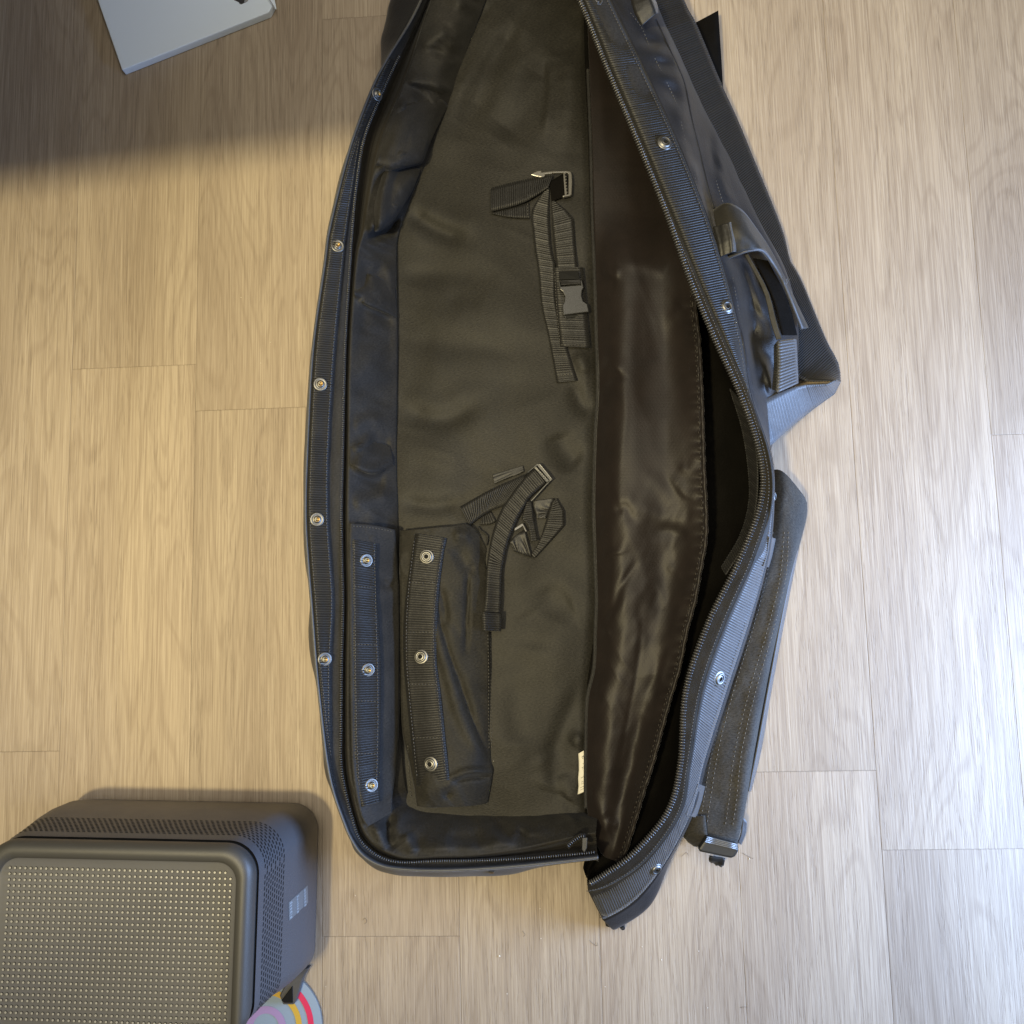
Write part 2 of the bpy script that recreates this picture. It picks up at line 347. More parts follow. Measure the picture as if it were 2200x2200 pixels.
STUD = snapmesh('snap_stud', [(.0072, -.0004, 0), (.0073, .0006, 0), (.0066, .0013, 0), (.0052, .0009, 0), (.0046, .0006, 0), (.0036, .0010, 0), (.0033, .0034, 0), (.0025, .0039, 0), (.0017, .0036, 1), (.0014, .0024, 1), (.0006, .0022, 1)])
SOCK = snapmesh('snap_socket', [(.0078, -.0004, 0), (.0079, .0005, 0), (.0068, .0010, 0), (.0060, .0009, 0), (.0056, .0028, 0), (.0048, .0034, 0), (.0040, .0030, 0), (.0036, .0022, 2), (.0030, .0022, 0), (.0024, .0030, 0), (.0019, .0026, 2), (.0017, .0010, 2), (.0005, .0010, 2)])
def snap(u, v, parent, kind, off=.0012, sc=1.15):
    h, nn, D = ray(u, v); q = [np.array(ray(u+a, v+b)[0]) for a, b in ((9, 0), (0, 9), (-9, 0), (0, -9))]; n2 = np.cross(q[0]-q[2], q[1]-q[3]); n2 /= np.linalg.norm(n2); n2 *= np.sign(n2@(CAM-q[0])); n2 = n2*.8+np.array([0, 0, .2]); nn = Vector(n2).normalized(); h = Vector(sum(q)/4*.5+np.array(h)*.5)
    o = bpy.data.objects.new('snap_button', STUD if kind == 's' else SOCK)
    o.location = h+nn*off; o.rotation_euler = nn.to_track_quat('Z', 'Y').to_euler(); o.rotation_euler.rotate_axis('Z', random.random()*3); o.scale = (sc, sc, sc*.8)
    link(o, parent); return o
def beads(name, path, parent, mats, dims, spacing, kind='stuff', names=None, off=.001, normals=None, rows=1, rowgap=0.0, jit=.06):
    """small rounded pieces (zipper teeth, stitches) along a world path; dims = along, across, up"""
    Q = np.asarray(path, float); L = np.r_[0, np.cumsum(np.linalg.norm(np.diff(Q, axis=0), axis=1))]
    n = int(L[-1]/spacing); V = []; Fc = []
    base = []; 
    for zz, rr in ((-.6, .75), (.1, 1.0), (.62, .78), (1.0, .35)):
        for i in range(6): base.append((math.cos(PI/3*i)*rr*.5, math.sin(PI/3*i)*rr*.5, zz*.5))
    bf = [(k*6+i, k*6+(i+1) % 6, (k+1)*6+(i+1) % 6, (k+1)*6+i) for k in range(3) for i in range(6)]+[tuple(range(18, 24))]
    base = np.array(base)*np.array(dims)
    for i in range(n):
        s = (i+.5)*spacing
        p = np.array([np.interp(s, L, Q[:, j]) for j in range(3)]); q = np.array([np.interp(min(s+spacing*.5, L[-1]), L, Q[:, j]) for j in range(3)])
        t = q-p; t /= np.linalg.norm(t)+1e-12
        up = CAM-p; up /= np.linalg.norm(up)
        if normals is not None: up = np.array([np.interp(s, L, normals[:, j]) for j in range(3)]); up /= np.linalg.norm(up)
        sd = np.cross(up, t); sd /= np.linalg.norm(sd); up2 = np.cross(t, sd)
        sd2 = sd+t*jit*(random.random()-.5)*4
        for r in range(rows):
            c = p+sd*rowgap*(r-(rows-1)/2)+t*(spacing*.5 if r % 2 else 0)+up2*off
            k = len(V); X = c+base[:, :1]*t+base[:, 1:2]*sd2+base[:, 2:]*up2
            V.extend(X); Fc.extend([tuple(k+a for a in f) for f in bf])
    return mesh(name, V, Fc, mats, parent, kind=kind)
def onpath(pts, off, n=None, names=None, smooth=True):
    a = np.asarray(pts, float); px = np.hypot(*np.diff(a[:, :2], axis=0).T).sum(); Q = arc(a[:, :2], n or max(4, int(px/8)), smooth)
    W_ = np.array([lift(u, v, off, names) for u, v in Q]); z = W_[:, 2].copy()
    for _ in range(2): z = np.r_[z[:1], .25*z[:-2]+.5*z[1:-1]+.25*z[2:], z[-1:]]
    return P(np.concatenate([Q, z[:, None]], 1))
def stitch(pts, parent, off=.0018, sp=.0042, d=(.0030, .0010, .0009), mats='thread', names=None, smooth=True):
    return beads('stitching', onpath(pts, off, names=names, smooth=smooth), parent, mats, d, sp, off=0)
def tube(name, W_, r, parent, mats, seg=6, bvh=False):
    W_ = np.asarray(W_, float); V = []; t = np.gradient(W_, axis=0); t /= np.linalg.norm(t, axis=1, keepdims=True)+1e-12
    rr = np.broadcast_to(r, (len(W_),))
    for p, d, q in zip(W_, t, rr):
        a = np.cross(d, [0.13, .09, 1]); a /= np.linalg.norm(a)+1e-12; b = np.cross(d, a)
        for i in range(seg): V.append(p+q*(a*math.cos(2*PI*i/seg)+b*math.sin(2*PI*i/seg)))
    n = len(W_); Fc = [(k*seg+i, k*seg+(i+1) % seg, (k+1)*seg+(i+1) % seg, (k+1)*seg+i) for k in range(n-1) for i in range(seg)]
    Fc += [tuple(range(seg)), tuple(range((n-1)*seg, n*seg))]
    return mesh(name, V, Fc, mats, parent)

# ------------------------------------------------------------------ floor: subfloor sheet and single planks
ANG = math.radians(-1.75)
ax = np.array([math.cos(ANG), -math.sin(ANG)]); ay = np.array([math.sin(ANG), math.cos(ANG)])    # across, along
st = lambda u, v: (lambda q: (q[:2]@ax, q[:2]@ay))(p1(u, v))
s0 = st(692, 2005)[0]; s1 = st(988, 2012)[0]; PW = s1-s0; PL = 1.22; GAP = .00012
fl = mesh('floor', [(-3, -3, -.006), (3, -3, -.006), (3, 3, -.006), (-3, 3, -.006)], [(0, 1, 2, 3)], 'dark', None, smooth=False)
tag(fl, 'pale oak vinyl plank floor under the open bag', kind='structure')
def plankmesh():
    x, y, b = PW/2-GAP, PL/2-GAP, .0005
    V = [(-x, -y, -.005), (x, -y, -.005), (x, y, -.005), (-x, y, -.005), (-x, -y, -b*.6), (x, -y, -b*.6), (x, y, -b*.6), (-x, y, -b*.6), (-x+b, -y+b, 0), (x-b, -y+b, 0), (x-b, y-b, 0), (-x+b, y-b, 0)]
    Fc = [(8, 9, 10, 11)]+[(i+k, (i+1) % 4+k, (i+1) % 4+k+4, i+k+4) for k in (0, 4) for i in range(4)]
    me = bpy.data.meshes.new('plank'); me.from_pydata(V, [], Fc); me.materials.append(M['wood']); me.update(); return me
pm = plankmesh()
knownj = {}
for u, v in ((580, 877), (840, 2012), (1690, 1658)):
    s, t = st(u, v); knownj[math.floor((s-s0)/PW)] = t
for c in range(-9, 10):
    j = knownj.get(c, (c*.413*PL) % PL)
    for k in range(-3, 3):
        t = j+(k+.5)*PL; s = s0+(c+.5)*PW; q = ax*s+ay*t
        if abs(q[1]) > 1.9 or abs(q[0]) > 1.9: continue
        o = bpy.data.objects.new('plank', pm); o.location = (q[0], q[1], 0); o.rotation_euler = (0, 0, -ANG+(PI if hsh(c*7, k*3, 5) > .5 else 0)); link(o, fl)
BV['floor'] = BVHTree.FromPolygons([(-4, -4, 0), (4, -4, 0), (4, 4, 0), (-4, 4, 0)], [(0, 1, 2, 3)])

# ------------------------------------------------------------------ the bag
bag = empty('equipment_bag', tuple(p1(1100, 1100)), 'long black fabric gear bag lying unzipped and open on the plank floor', 'bag')
Rz, Rm = .090, .082
# --- left and bottom rim: knots (outer silhouette, webbing inner, zipper, lining top, lining bottom)
ZT = [(-220, .055), (0, .065), (130, .075), (300, .088), (2000, .09)]
zr = lambda v: float(np.interp(v, [a for a, _ in ZT], [b for _, b in ZT]))
rim = [ # outer            inner webbing    zipper          lining top      lining bottom (floor corner)
 ((985, -220), (990, -220), (996, -220), (1012, -220), (1130, -220)),
 ((905, 0),    (914, 0),    (917, 0),    (926, 0),     (1045, 0)),
 ((831, 128),  (847, 128),  (851, 134),  (880, 140),   (998, 128)),
 ((801, 186),  (822, 190),  (822, 196),  (856, 205),   (978, 192)),
 ((759, 295),  (776, 295),  (782, 298),  (818, 300),   (942, 289)),
 ((730, 398),  (759, 400),  (765, 401),  (796, 402),   (893, 402)),
 ((706, 500),  (744, 500),  (756, 500),  (780, 500),   (857, 500)),
 ((698, 560),  (738, 560),  (752, 560),  (766, 560),   (855, 560)),
 ((672, 749),  (720, 745),  (741, 745),  (752, 745),   (855, 745)),
 ((660, 957),  (707, 957),  (736, 957),  (748, 957),   (855, 957)),
 ((656, 1100), (705, 1100), (733, 1100), (746, 1100),  (855, 1100)),
 ((661, 1200), (711, 1205), (734, 1205), (747, 1205),  (857, 1205)),
 ((669, 1300), (716, 1300), (736, 1300), (748, 1300),  (858, 1300)),
 ((679, 1430), (710, 1430), (733, 1430), (746, 1430),  (858, 1420)),
 ((692, 1555), (710, 1555), (732, 1555), (746, 1555),  (860, 1540)),
 ((703, 1640), (712, 1642), (732, 1640), (748, 1638),  (864, 1620)),
 ((717, 1704), (721, 1703), (742, 1704), (757, 1700),  (872, 1690)),
 ((737, 1762), (741, 1760), (758, 1765), (770, 1755),  (888, 1722)),
 ((753, 1800), (757, 1798), (772, 1803), (784, 1790),  (905, 1728)),
 ((775, 1833), (779, 1829), (800, 1832), (808, 1817),  (930, 1732)),
 ((807, 1855), (810, 1851), (833, 1848), (838, 1834),  (960, 1734)),
 ((849, 1866), (851, 1862), (870, 1853), (874, 1844),  (990, 1735)),
 ((929, 1870), (930, 1865), (935, 1850), (935, 1842),  (1030, 1736)),
 ((1025, 1867), (1025, 1862), (1025, 1849), (1020, 1838), (1090, 1738)),
 ((1130, 1859), (1130, 1854), (1130, 1844), (1118, 1824), (1160, 1738)),
 ((1252, 1846), (1252, 1841), (1250, 1834), (1245, 1796), (1248, 1738)),
 ((1285, 1842), (1285, 1837), (1283, 1830), (1280, 1790), (1285, 1738))]
nr = len(rim)
zo = np.array([zr(r[0][1]) for r in rim])
outer = [(r[0][0], r[0][1], z+.008) for r, z in zip(rim, zo)]
winn = [(r[1][0], r[1][1], z-.006) for r, z in zip(rim, zo)]
zipp = [(r[2][0], r[2][1], z-.008) for r, z in zip(rim, zo)]
ltop = [(r[3][0], r[3][1], z-.014) for r, z in zip(rim, zo)]
lbot = [(r[4][0]+(3*math.sin(r[4][1]/31.)+2*math.sin(r[4][1]/13.) if 420 < r[4][1] < 1100 else 0), r[4][1], .020 if r[4][1] < 1700 else .004) for r, z in zip(rim, zo)]
NS = 520
# outer shell: from the rim down to the floor, bulging
oc = cat(outer, 260); OW = P(oc); tg = np.gradient(OW, axis=0); tg /= np.linalg.norm(tg, axis=1, keepdims=True); on = np.stack([tg[:, 1], -tg[:, 0], 0*tg[:, 0]], 1)
inside = P(cat(lbot, 260))-OW; on *= -np.sign((on*inside).sum(1, keepdims=True))
prof = [(0, 0), (.0035, -.010), (.010, -.026), (.017, -.045), (.017, -.064), (.008, -.082), (-.004, -.092)]
vv = oc[:, 1]; ex = np.interp(vv, [-220, 0, 70, 130], [.052, .040, .028, 0.0])+np.interp(vv, [1840, 1868], [0, .004])
rows = []
for a, dz in prof:
    zz = np.maximum(OW[:, 2]+dz*OW[:, 2]/.09, .0008); q = OW.copy(); q[:, 2] = zz
    q += on*(a+ex*math.sin(PI*min(1, -dz/.092)))[:, None] if True else 0
    rows.append(q)
G = np.stack(rows, 1); s_ = np.linspace(0, 1, 15); idx = s_*(len(prof)-1); i0 = np.minimum(idx.astype(int), len(prof)-2)
G = np.stack([cat(G[k], 15) for k in range(260)], 0)
nz = .006*vn(np.arange(260)[:, None]/9.0+0*s_, s_[None]*2+np.arange(260)[:, None]*0, 3)
G += on[:, None]*(nz*np.sin(PI*s_)[None])[..., None]
shell = mesh('outer_wall', G.reshape(-1, 3), gridfaces(260, 15), 'shell', bag, grid_uv(G).reshape(-1, 2), thick=.0015, bvh='shell')
# rim facing between outer edge and the zipper
def rimd(u, v, a, b): return .0016*np.sin(PI*np.clip(b/.62, 0, 1))+.0016*fbm(u, v, 40, 60, 4)*np.clip(b*3, 0, 1)*np.clip((1-b)*4, 0, 1)
zinn = [(x, y, z-.003) for x, y, z in zipp]
rim_o, _ = sheet('rim_facing', [outer, winn, zinn], NS, [6, 6], 'lining', bag, rimd)
tape, _ = sheet('zipper_tape', [zinn, [((a[0]+b[0])/2, (a[1]+b[1])/2, (a[2]+b[2])/2-.024) for a, b in zip(zinn, ltop)], ltop], NS, [3, 3], 'tape', bag)
# binding along the outer edge
ob = cat(outer, 420); bind = tube('edge_binding', P(ob+np.array([0, 0, .0006])), .0016, bag, 'webg')
# side wall lining (left wall, then the end wall)
wf = [  # folds drawn from the photograph: points, width, height, skew
 ([(800, 366), (840, 345), (880, 332), (912, 352)], 14, .012, .25), ([(812, 385), (855, 372), (905, 362)], 12, -.008, 0),
 ([(780, 494), (815, 480), (845, 455), (864, 432)], 13, .014, .45), ([(790, 512), (830, 498), (862, 470)], 9, -.012, 0),
 ([(870, 172), (905, 178), (960, 196)], 10, .005, .4), ([(905, 95), (930, 85), (960, 60)], 12, .006, 0), ([(830, 225), (850, 232), (872, 222)], 10, .006, 0),
 ([(850, 250), (875, 300), (880, 340)], 16, .004, 0), ([(766, 640), (800, 655), (856, 682)], 10, .006, .4), ([(775, 655), (810, 672), (850, 695)], 16, -.004, 0),
 ([(785, 560), (790, 590), (830, 585)], 14, -.004, 0), ([(830, 560), (848, 610), (852, 650)], 10, .004, 0),
 ([(757, 925), (778, 908), (800, 902), (820, 915)], 10, .003, 0), ([(750, 968), (780, 962), (800, 935)], 9, .006, .3), ([(790, 935), (815, 950), (840, 950)], 12, -.004, 0),
 ([(752, 998), (775, 1008), (800, 1014), (850, 985)], 9, .008, .45), ([(770, 1020), (800, 1032), (830, 1035)], 16, -.004, 0),
 ([(760, 1090), (790, 1075), (850, 1060)], 14, .003, 0), ([(750, 720), (800, 735), (850, 720)], 30, -.002, 0),
 ([(748, 1692), (757, 1695), (790, 1712)], 7, .006, .3), ([(800, 1770), (820, 1812), (825, 1825)], 8, .006, .3), ([(838, 1745), (835, 1805), (850, 1825)], 8, -.008, 0),
 ([(870, 1790), (880, 1810), (890, 1838)], 9, .006, 0), ([(960, 1790), (1000, 1802), (1040, 1800)], 14, -.004, 0), ([(1060, 1770), (1110, 1795), (1130, 1782)], 12, -.005, 0), ([(1095, 1795), (1115, 1785)], 10, .004, 0),
 ([(1150, 1768), (1215, 1752), (1238, 1775)], 8, .005, .3), ([(900, 1825), (1000, 1822), (1150, 1798)], 14, .004, 0)]
def walld(u, v, a, b):
    h = (.0080*fbm(u, v, 60, 70, 11, 2)+.0110*ridged(u, v, 90, 40, 14, .5)*np.clip((900-v)/500, .45, 1))*np.sin(PI*np.clip(b, 0, 1))
    for p, w_, hh, sk in wf: h = h+1.5*stroke(u, v, p, w_*1.3, hh, sk)*np.clip((1-b)*6, 0, 1)*np.clip(b*6, .0, 1)
    up = np.clip((430-v)/350, 0, 1); h = h+up*.014*np.sin(PI*np.clip(b, 0, 1))
    return h
lmid = [(a[0]*.45+b[0]*.55, a[1]*.45+b[1]*.55, .046) if a[1] < 1770 else (a[0]*.5+b[0]*.5, a[1]*.5+b[1]*.5, .052) for a, b in zip(ltop, lbot)]
lb2 = [(b[0]+4, b[1], .012) for b in lbot]
wall, _ = sheet('side_lining', [ltop, lmid, lbot], 700, [12, 14], 'lining', bag, walld)
# loose folds of the lining hanging over themselves near the top left
def fold(cols, offs, seed):
    K = [[], [], [], [], []]
    for ci, ((tu, tv), (mu, mv), (lu, lv)) in enumerate(cols):
        we = .25+.75*math.sin(PI*(ci+.35)/(len(cols)-.3))
        for k, ((u, v), o) in enumerate((((tu, tv), offs[0]), ((mu, mv), offs[1]), ((lu*.8+mu*.2, lv*.8+mv*.2), offs[2]), ((lu, lv), offs[2]*.55), ((lu*.9+mu*.1, lv*.9+mv*.1), .001))):
            K[k].append((u, v, lift(u, v, .001+(o-.001)*we*.85, [q for q in BV if q.startswith('side_lining')])[2]))
    return sheet('lining_fold', K, 90, [10, 8, 4, 3], 'lining', bag, lambda u, v, a, b: .0060*fbm(u, v, 38, 44, seed, 3)*np.sin(PI*np.clip(b, 0, 1)), bvh=False)
fold([((846, 236), (824, 310), (803, 364)), ((880, 222), (852, 300), (835, 368)), ((915, 214), (885, 290), (873, 360)), ((948, 214), (915, 285), (903, 352)), ((962, 226), (930, 292), (909, 346))], (.001, .016, .015), 17)
fold([((801, 372), (785, 430), (777, 491)), ((830, 366), (815, 420), (810, 498)), ((862, 360), (845, 405), (840, 480)), ((888, 358), (872, 395), (864, 445)), ((903, 364), (896, 384), (886, 408))], (.001, .017, .016), 19)
fold([((758, 600), (760, 625), (764, 642)), ((790, 590), (790, 625), (792, 658)), ((820, 600), (824, 640), (826, 672)), ((848, 620), (850, 655), (852, 683))], (.001, .007, .006), 23)
fold([((752, 962), (752, 982), (752, 998)), ((778, 952), (778, 985), (778, 1012)), ((805, 950), (808, 985), (806, 1018)), ((838, 958), (842, 980), (846, 1000))], (.001, .007, .006), 29)
# --- base panel
bl = [(1120, -220), (1035, 0), (985, 128), (965, 192), (930, 289), (880, 402), (845, 500), (842, 560), (842, 745), (842, 957), (842, 1100), (844, 1300), (846, 1540), (850, 1700), (855, 1775)]
br = [(1262, -220), (1266, 0), (1268, 128), (1270, 192), (1276, 289), (1280, 402), (1284, 500), (1287, 560), (1290, 745), (1288, 957), (1286, 1100), (1292, 1300), (1275, 1540), (1272, 1700), (1272, 1775)]
bf_ = [([(1120, 60), (1060, 150), (1000, 270)], 26, -.006, 0), ([(1060, 30), (1020, 110), (965, 260)], 20, .004, 0), ([(1190, 120), (1120, 230), (1070, 300)], 30, -.006, 0), ([(1215, 110), (1225, 200), (1222, 330)], 22, .005, 0),
 ([(1180, 130), (1182, 200), (1170, 290)], 8, .003, .3), ([(880, 455), (930, 490), (1000, 520)], 13, -.004, 0), ([(900, 440), (960, 470), (1040, 480)], 18, .002, 0),
 ([(862, 600), (940, 588), (1040, 600)], 16, -.002, 0), ([(890, 720), (980, 745), (1110, 748)], 20, -.0025, 0), ([(870, 876), (945, 902), (1030, 868)], 15, -.003, 0), ([(870, 850), (945, 872), (1010, 845)], 18, .0018, 0),
 ([(862, 1078), (930, 1088), (990, 1078)], 12, -.003, 0), ([(1195, 930), (1212, 970), (1245, 1000)], 20, -.005, 0), ([(1230, 820), (1250, 870), (1270, 880)], 12, -.004, 0), ([(1240, 760), (1262, 800)], 10, .004, 0),
 ([(1185, 1060), (1210, 1120), (1190, 1180)], 30, .002, 0), ([(1130, 1310), (1150, 1350), (1145, 1400)], 28, -.003, 0), ([(1170, 1260), (1195, 1300), (1230, 1290)], 24, -.003, 0), ([(1115, 1450), (1110, 1540), (1120, 1600)], 22, -.003, 0),
 ([(1255, 1460), (1215, 1560), (1190, 1640), (1205, 1700)], 22, -.005, .3), ([(1200, 1660), (1222, 1700), (1215, 1715)], 14, .003, 0), ([(1230, 1600), (1250, 1580)], 10, .003, 0), ([(1160, 1620), (1180, 1660), (1170, 1700)], 18, .003, 0),
 ([(1010, 620), (1060, 700), (1050, 820)], 60, .002, 0), ([(960, 650), (990, 640), (1040, 655)], 16, -.0016, 0), ([(1000, 960), (1080, 900), (1160, 880)], 40, .002, 0)]
def based(u, v, a, b):
    h = .0095*fbm(u, v, 150, 200, 21, 2)+.0016*ridged(u, v, 240, 110, 33, .25)
    for p, w_, hh, sk in bf_: h = h+1.35*stroke(u, v, p, w_*1.5, hh, sk)
    h = h+np.clip((300-v)/300, 0, 1)*.006*fbm(u+v*.5, v, 60, 140, 41)
    return h-.006*np.clip((b-.93)/.07, 0, 1)
mk = lambda Lp, z: [(u, v, z) for u, v in Lp]
bm_ = [((a[0]+b[0])/2, (a[1]+b[1])/2, .024) for a, b in zip(bl, br)]
base, _ = sheet('base_panel', [mk(bl, .016), bm_, mk(br, .020)], 420, [44, 44], 'base', bag, based)
# --- lid
# hinge, deep, zipper, webbing left, webbing right, seam, piping, body edge  (u, v, z)
lid = [
 ((1256, -220, .03), (1330, -220, .03), (1141, -220, .165), (1152, -220, .167), (1205, -220, .155), (1246, -220, .140), (1290, -220, .11), (1350, -220, .05)),
 ((1258, 0, .03), (1340, 0, .03), (1241, 0, .165), (1252, 0, .167), (1309, 0, .157), (1345, 0, .140), (1395, 0, .11), (1420, 0, .05)),
 ((1261, 144, .03), (1370, 144, .03), (1299, 144, .165), (1310, 144, .167), (1379, 146, .157), (1417, 144, .140), (1456, 144, .115), (1480, 150, .05)),
 ((1268, 302, .03), (1420, 302, .03), (1366, 305, .165), (1378, 303, .167), (1452, 301, .155), (1474, 303, .140), (1497, 303, .115), (1555, 305, .05)),
 ((1272, 465, .03), (1470, 465, .03), (1430, 465, .162), (1444, 463, .164), (1518, 465, .150), (1520, 465, .147), (1537, 463, .115), (1625, 465, .05)),
 ((1279, 604, .03), (1500, 604, .03), (1479, 604, .158), (1500, 600, .160), (1561, 604, .140), (1574, 604, .132), (1610, 600, .10), (1690, 600, .05)),
 ((1282, 733, .03), (1530, 733, .03), (1533, 733, .155), (1555, 727, .158), (1593, 733, .138), (1602, 733, .130), (1645, 733, .10), (1712, 733, .05)),
 ((1286, 850, .03), (1545, 854, .03), (1588, 854, .152), (1608, 846, .155), (1612, 848, .140), (1622, 860, .120), (1645, 862, .09), (1690, 862, .045)),
 ((1279, 983, .03), (1555, 983, .028), (1629, 983, .150), (1650, 980, .153), (1655, 983, .148), (1657, 983, .120), (1655, 985, .08), (1650, 985, .03)),
 ((1277, 1080, .03), (1555, 1080, .028), (1629, 1080, .150), (1655, 1082, .152), (1660, 1084, .146), (1662, 1085, .115), (1660, 1085, .08), (1655, 1085, .03)),
 ((1280, 1208, .03), (1535, 1208, .028), (1581, 1208, .148), (1616, 1208, .148), (1648, 1196, .118), (1650, 1198, .10), (1648, 1198, .07), (1640, 1198, .03)),
 ((1283, 1337, .03), (1500, 1337, .028), (1517, 1337, .143), (1558, 1338, .143), (1609, 1337, .100), (1612, 1338, .085), (1612, 1338, .06), (1600, 1338, .025)),
 ((1265, 1481, .03), (1455, 1481, .028), (1469, 1481, .136), (1508, 1481, .136), (1562, 1481, .088), (1566, 1482, .075), (1566, 1482, .05), (1555, 1482, .02)),
 ((1261, 1640, .03), (1425, 1640, .028), (1457, 1640, .125), (1482, 1640, .124), (1512, 1640, .080), (1516, 1641, .065), (1516, 1641, .04), (1506, 1640, .015)),
 ((1261, 1735, .03), (1390, 1735, .028), (1430, 1743, .114), (1462, 1745, .112), (1487, 1740, .074), (1490, 1741, .06), (1490, 1741, .04), (1480, 1740, .012)),
 ((1268, 1784, .03), (1330, 1790, .03), (1357, 1832, .098), (1390, 1846, .094), (1432, 1848, .064), (1438, 1850, .05), (1438, 1850, .03), (1430, 1848, .010)),
 ((1262, 1836, .035), (1285, 1850, .035), (1293, 1879, .086), (1315, 1899, .080), (1368, 1930, .050), (1394, 1942, .032), (1394, 1943, .02), (1387, 1940, .006)),
 ((1258, 1862, .045), (1264, 1880, .05), (1265, 1896, .078), (1269, 1914, .070), (1302, 1972, .040), (1322, 1991, .022), (1326, 1993, .012), (1324, 1990, .004)),
 ((1258, 1866, .045), (1262, 1884, .05), (1263, 1897, .076), (1266, 1912, .066), (1294, 1966, .036), (1312, 1985, .020), (1316, 1987, .010), (1314, 1985, .003))]
lc = [[r[k] for r in lid] for k in range(8)]
def lidd(u, v, a, b):
    h = .0035*fbm(u, v, 50, 70, 51)*np.clip(b*5, 0, 1)*np.clip((1-b)*6, 0, 1)
    pk = np.clip((470-v)/120, 0, 1)*np.exp(-((b-.30)/.14)**2)            # puckered strip beside the seam
    h = h+pk*.0050*np.sin(v/13.0+2.2*vn(v/37.0, v*0, 9)*3)
    for p, w_, hh, sk in [([(1600, 640), (1625, 720), (1650, 790)], 18, -.012, 0), ([(1585, 700), (1600, 790), (1618, 850)], 12, .010, 0), ([(1640, 600), (1655, 680), (1672, 740)], 14, .008, .2), ([(1625, 760), (1640, 800), (1660, 845)], 12, .008, 0), ([(1655, 770), (1668, 820), (1675, 850)], 14, -.010, 0), ([(1575, 600), (1590, 660)], 12, .004, 0), ([(1600, 560), (1618, 620), (1640, 680)], 8, .008, .3), ([(1622, 700), (1612, 740), (1625, 790)], 9, -.012, 0), ([(1640, 770), (1650, 815), (1655, 850)], 7, .010, .2), ([(1540, 330), (1552, 400), (1575, 440)], 9, .006, 0), ([(1525, 290), (1530, 330), (1545, 380)], 8, -.006, 0)]:
        h = h+stroke(u, v, p, w_, hh, sk)*np.clip(b*5-.3, 0, 1)
    return h
outl, _ = sheet('lid_outer', [lc[4], lc[5], lc[6], lc[7], [(r[7][0]-14, r[7][1]-4, .0015) for r in lid]], 360, [6, 10, 12, 6], 'shell', bag, lidd, thick=.002)
lidtape, _ = sheet('lid_zipper_tape', [lc[2], lc[3]], 420, [5], 'tape', bag, lambda u, v, a, b: .0010*fbm(u, v, 14, 20, 61))
lidweb0, _ = sheet('lid_border', [[(x, y, z-.0012) for x, y, z in lc[3]], [((a[0]+b[0])/2, (a[1]+b[1])/2, (a[2]+b[2])/2+.004) for a, b in zip(lc[3], lc[4])], lc[4]], 420, [4, 4], 'lining', bag)
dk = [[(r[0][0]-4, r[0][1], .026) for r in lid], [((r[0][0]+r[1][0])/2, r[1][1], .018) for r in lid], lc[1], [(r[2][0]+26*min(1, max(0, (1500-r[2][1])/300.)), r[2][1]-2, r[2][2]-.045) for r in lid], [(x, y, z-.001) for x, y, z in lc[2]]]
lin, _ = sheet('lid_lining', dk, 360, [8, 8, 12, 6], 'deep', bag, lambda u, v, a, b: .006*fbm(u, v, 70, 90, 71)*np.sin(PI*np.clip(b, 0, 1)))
# inner edge tape of the lid, seen left of the zipper
ribbon('inner_edge_tape', [(1568, 835, .124), (1594, 920, .124), (1608, 1010, .124), (1609, 1080, .122), (1590, 1150, .120), (1550, 1218, .118)], [(1590, 860, .142), (1616, 920, .142), (1628, 985, .142), (1626, 1080, .140), (1605, 1160, .138), (1560, 1235, .135)], bag, 'web', rib=.0009)
# --- lid pocket
pk_rows = [ # hinge edge, mid1, free edge
 ((1262, -220, .034), (1290, -220, .030), (1330, -220, .03)), ((1262, 0, .034), (1300, 0, .030), (1350, 0, .03)), ((1266, 150, .034), (1320, 150, .030), (1400, 150, .035)),
 ((1272, 300, .034), (1340, 300, .032), (1450, 300, .045)), ((1275, 450, .034), (1350, 450, .040), (1480, 450, .06)), ((1279, 560, .036), (1340, 560, .060), (1486, 560, .080)),
 ((1282, 662, .036), (1342, 662, .064), (1490, 662, .085)), ((1284, 733, .036), (1342, 733, .066), (1498, 733, .086)), ((1287, 829, .036), (1340, 829, .068), (1503, 829, .086)),
 ((1282, 925, .036), (1338, 925, .070), (1506, 925, .086)), ((1279, 1021, .036), (1336, 1021, .070), (1509, 1021, .086)), ((1278, 1100, .036), (1336, 1100, .070), (1513, 1100, .085)),
 ((1280, 1160, .036), (1338, 1160, .068), (1512, 1160, .085)), ((1282, 1224, .036), (1338, 1224, .066), (1501, 1224, .084)), ((1284, 1290, .036), (1336, 1290, .066), (1489, 1290, .083)),
 ((1282, 1353, .036), (1334, 1353, .064), (1472, 1353, .082)), ((1279, 1433, .036), (1326, 1433, .062), (1456, 1433, .080)), ((1265, 1497, .036), (1316, 1497, .060), (1437, 1497, .078)),
 ((1262, 1555, .036), (1310, 1555, .058), (1421, 1555, .076)), ((1261, 1640, .036), (1304, 1640, .055), (1398, 1640, .072)), ((1261, 1700, .036), (1298, 1710, .052), (1379, 1700, .068)),
 ((1262, 1736, .036), (1296, 1760, .050), (1360, 1765, .062)), ((1270, 1784, .036), (1300, 1800, .046), (1337, 1836, .056)), ((1290, 1830, .036), (1300, 1840, .04), (1322, 1850, .05))]
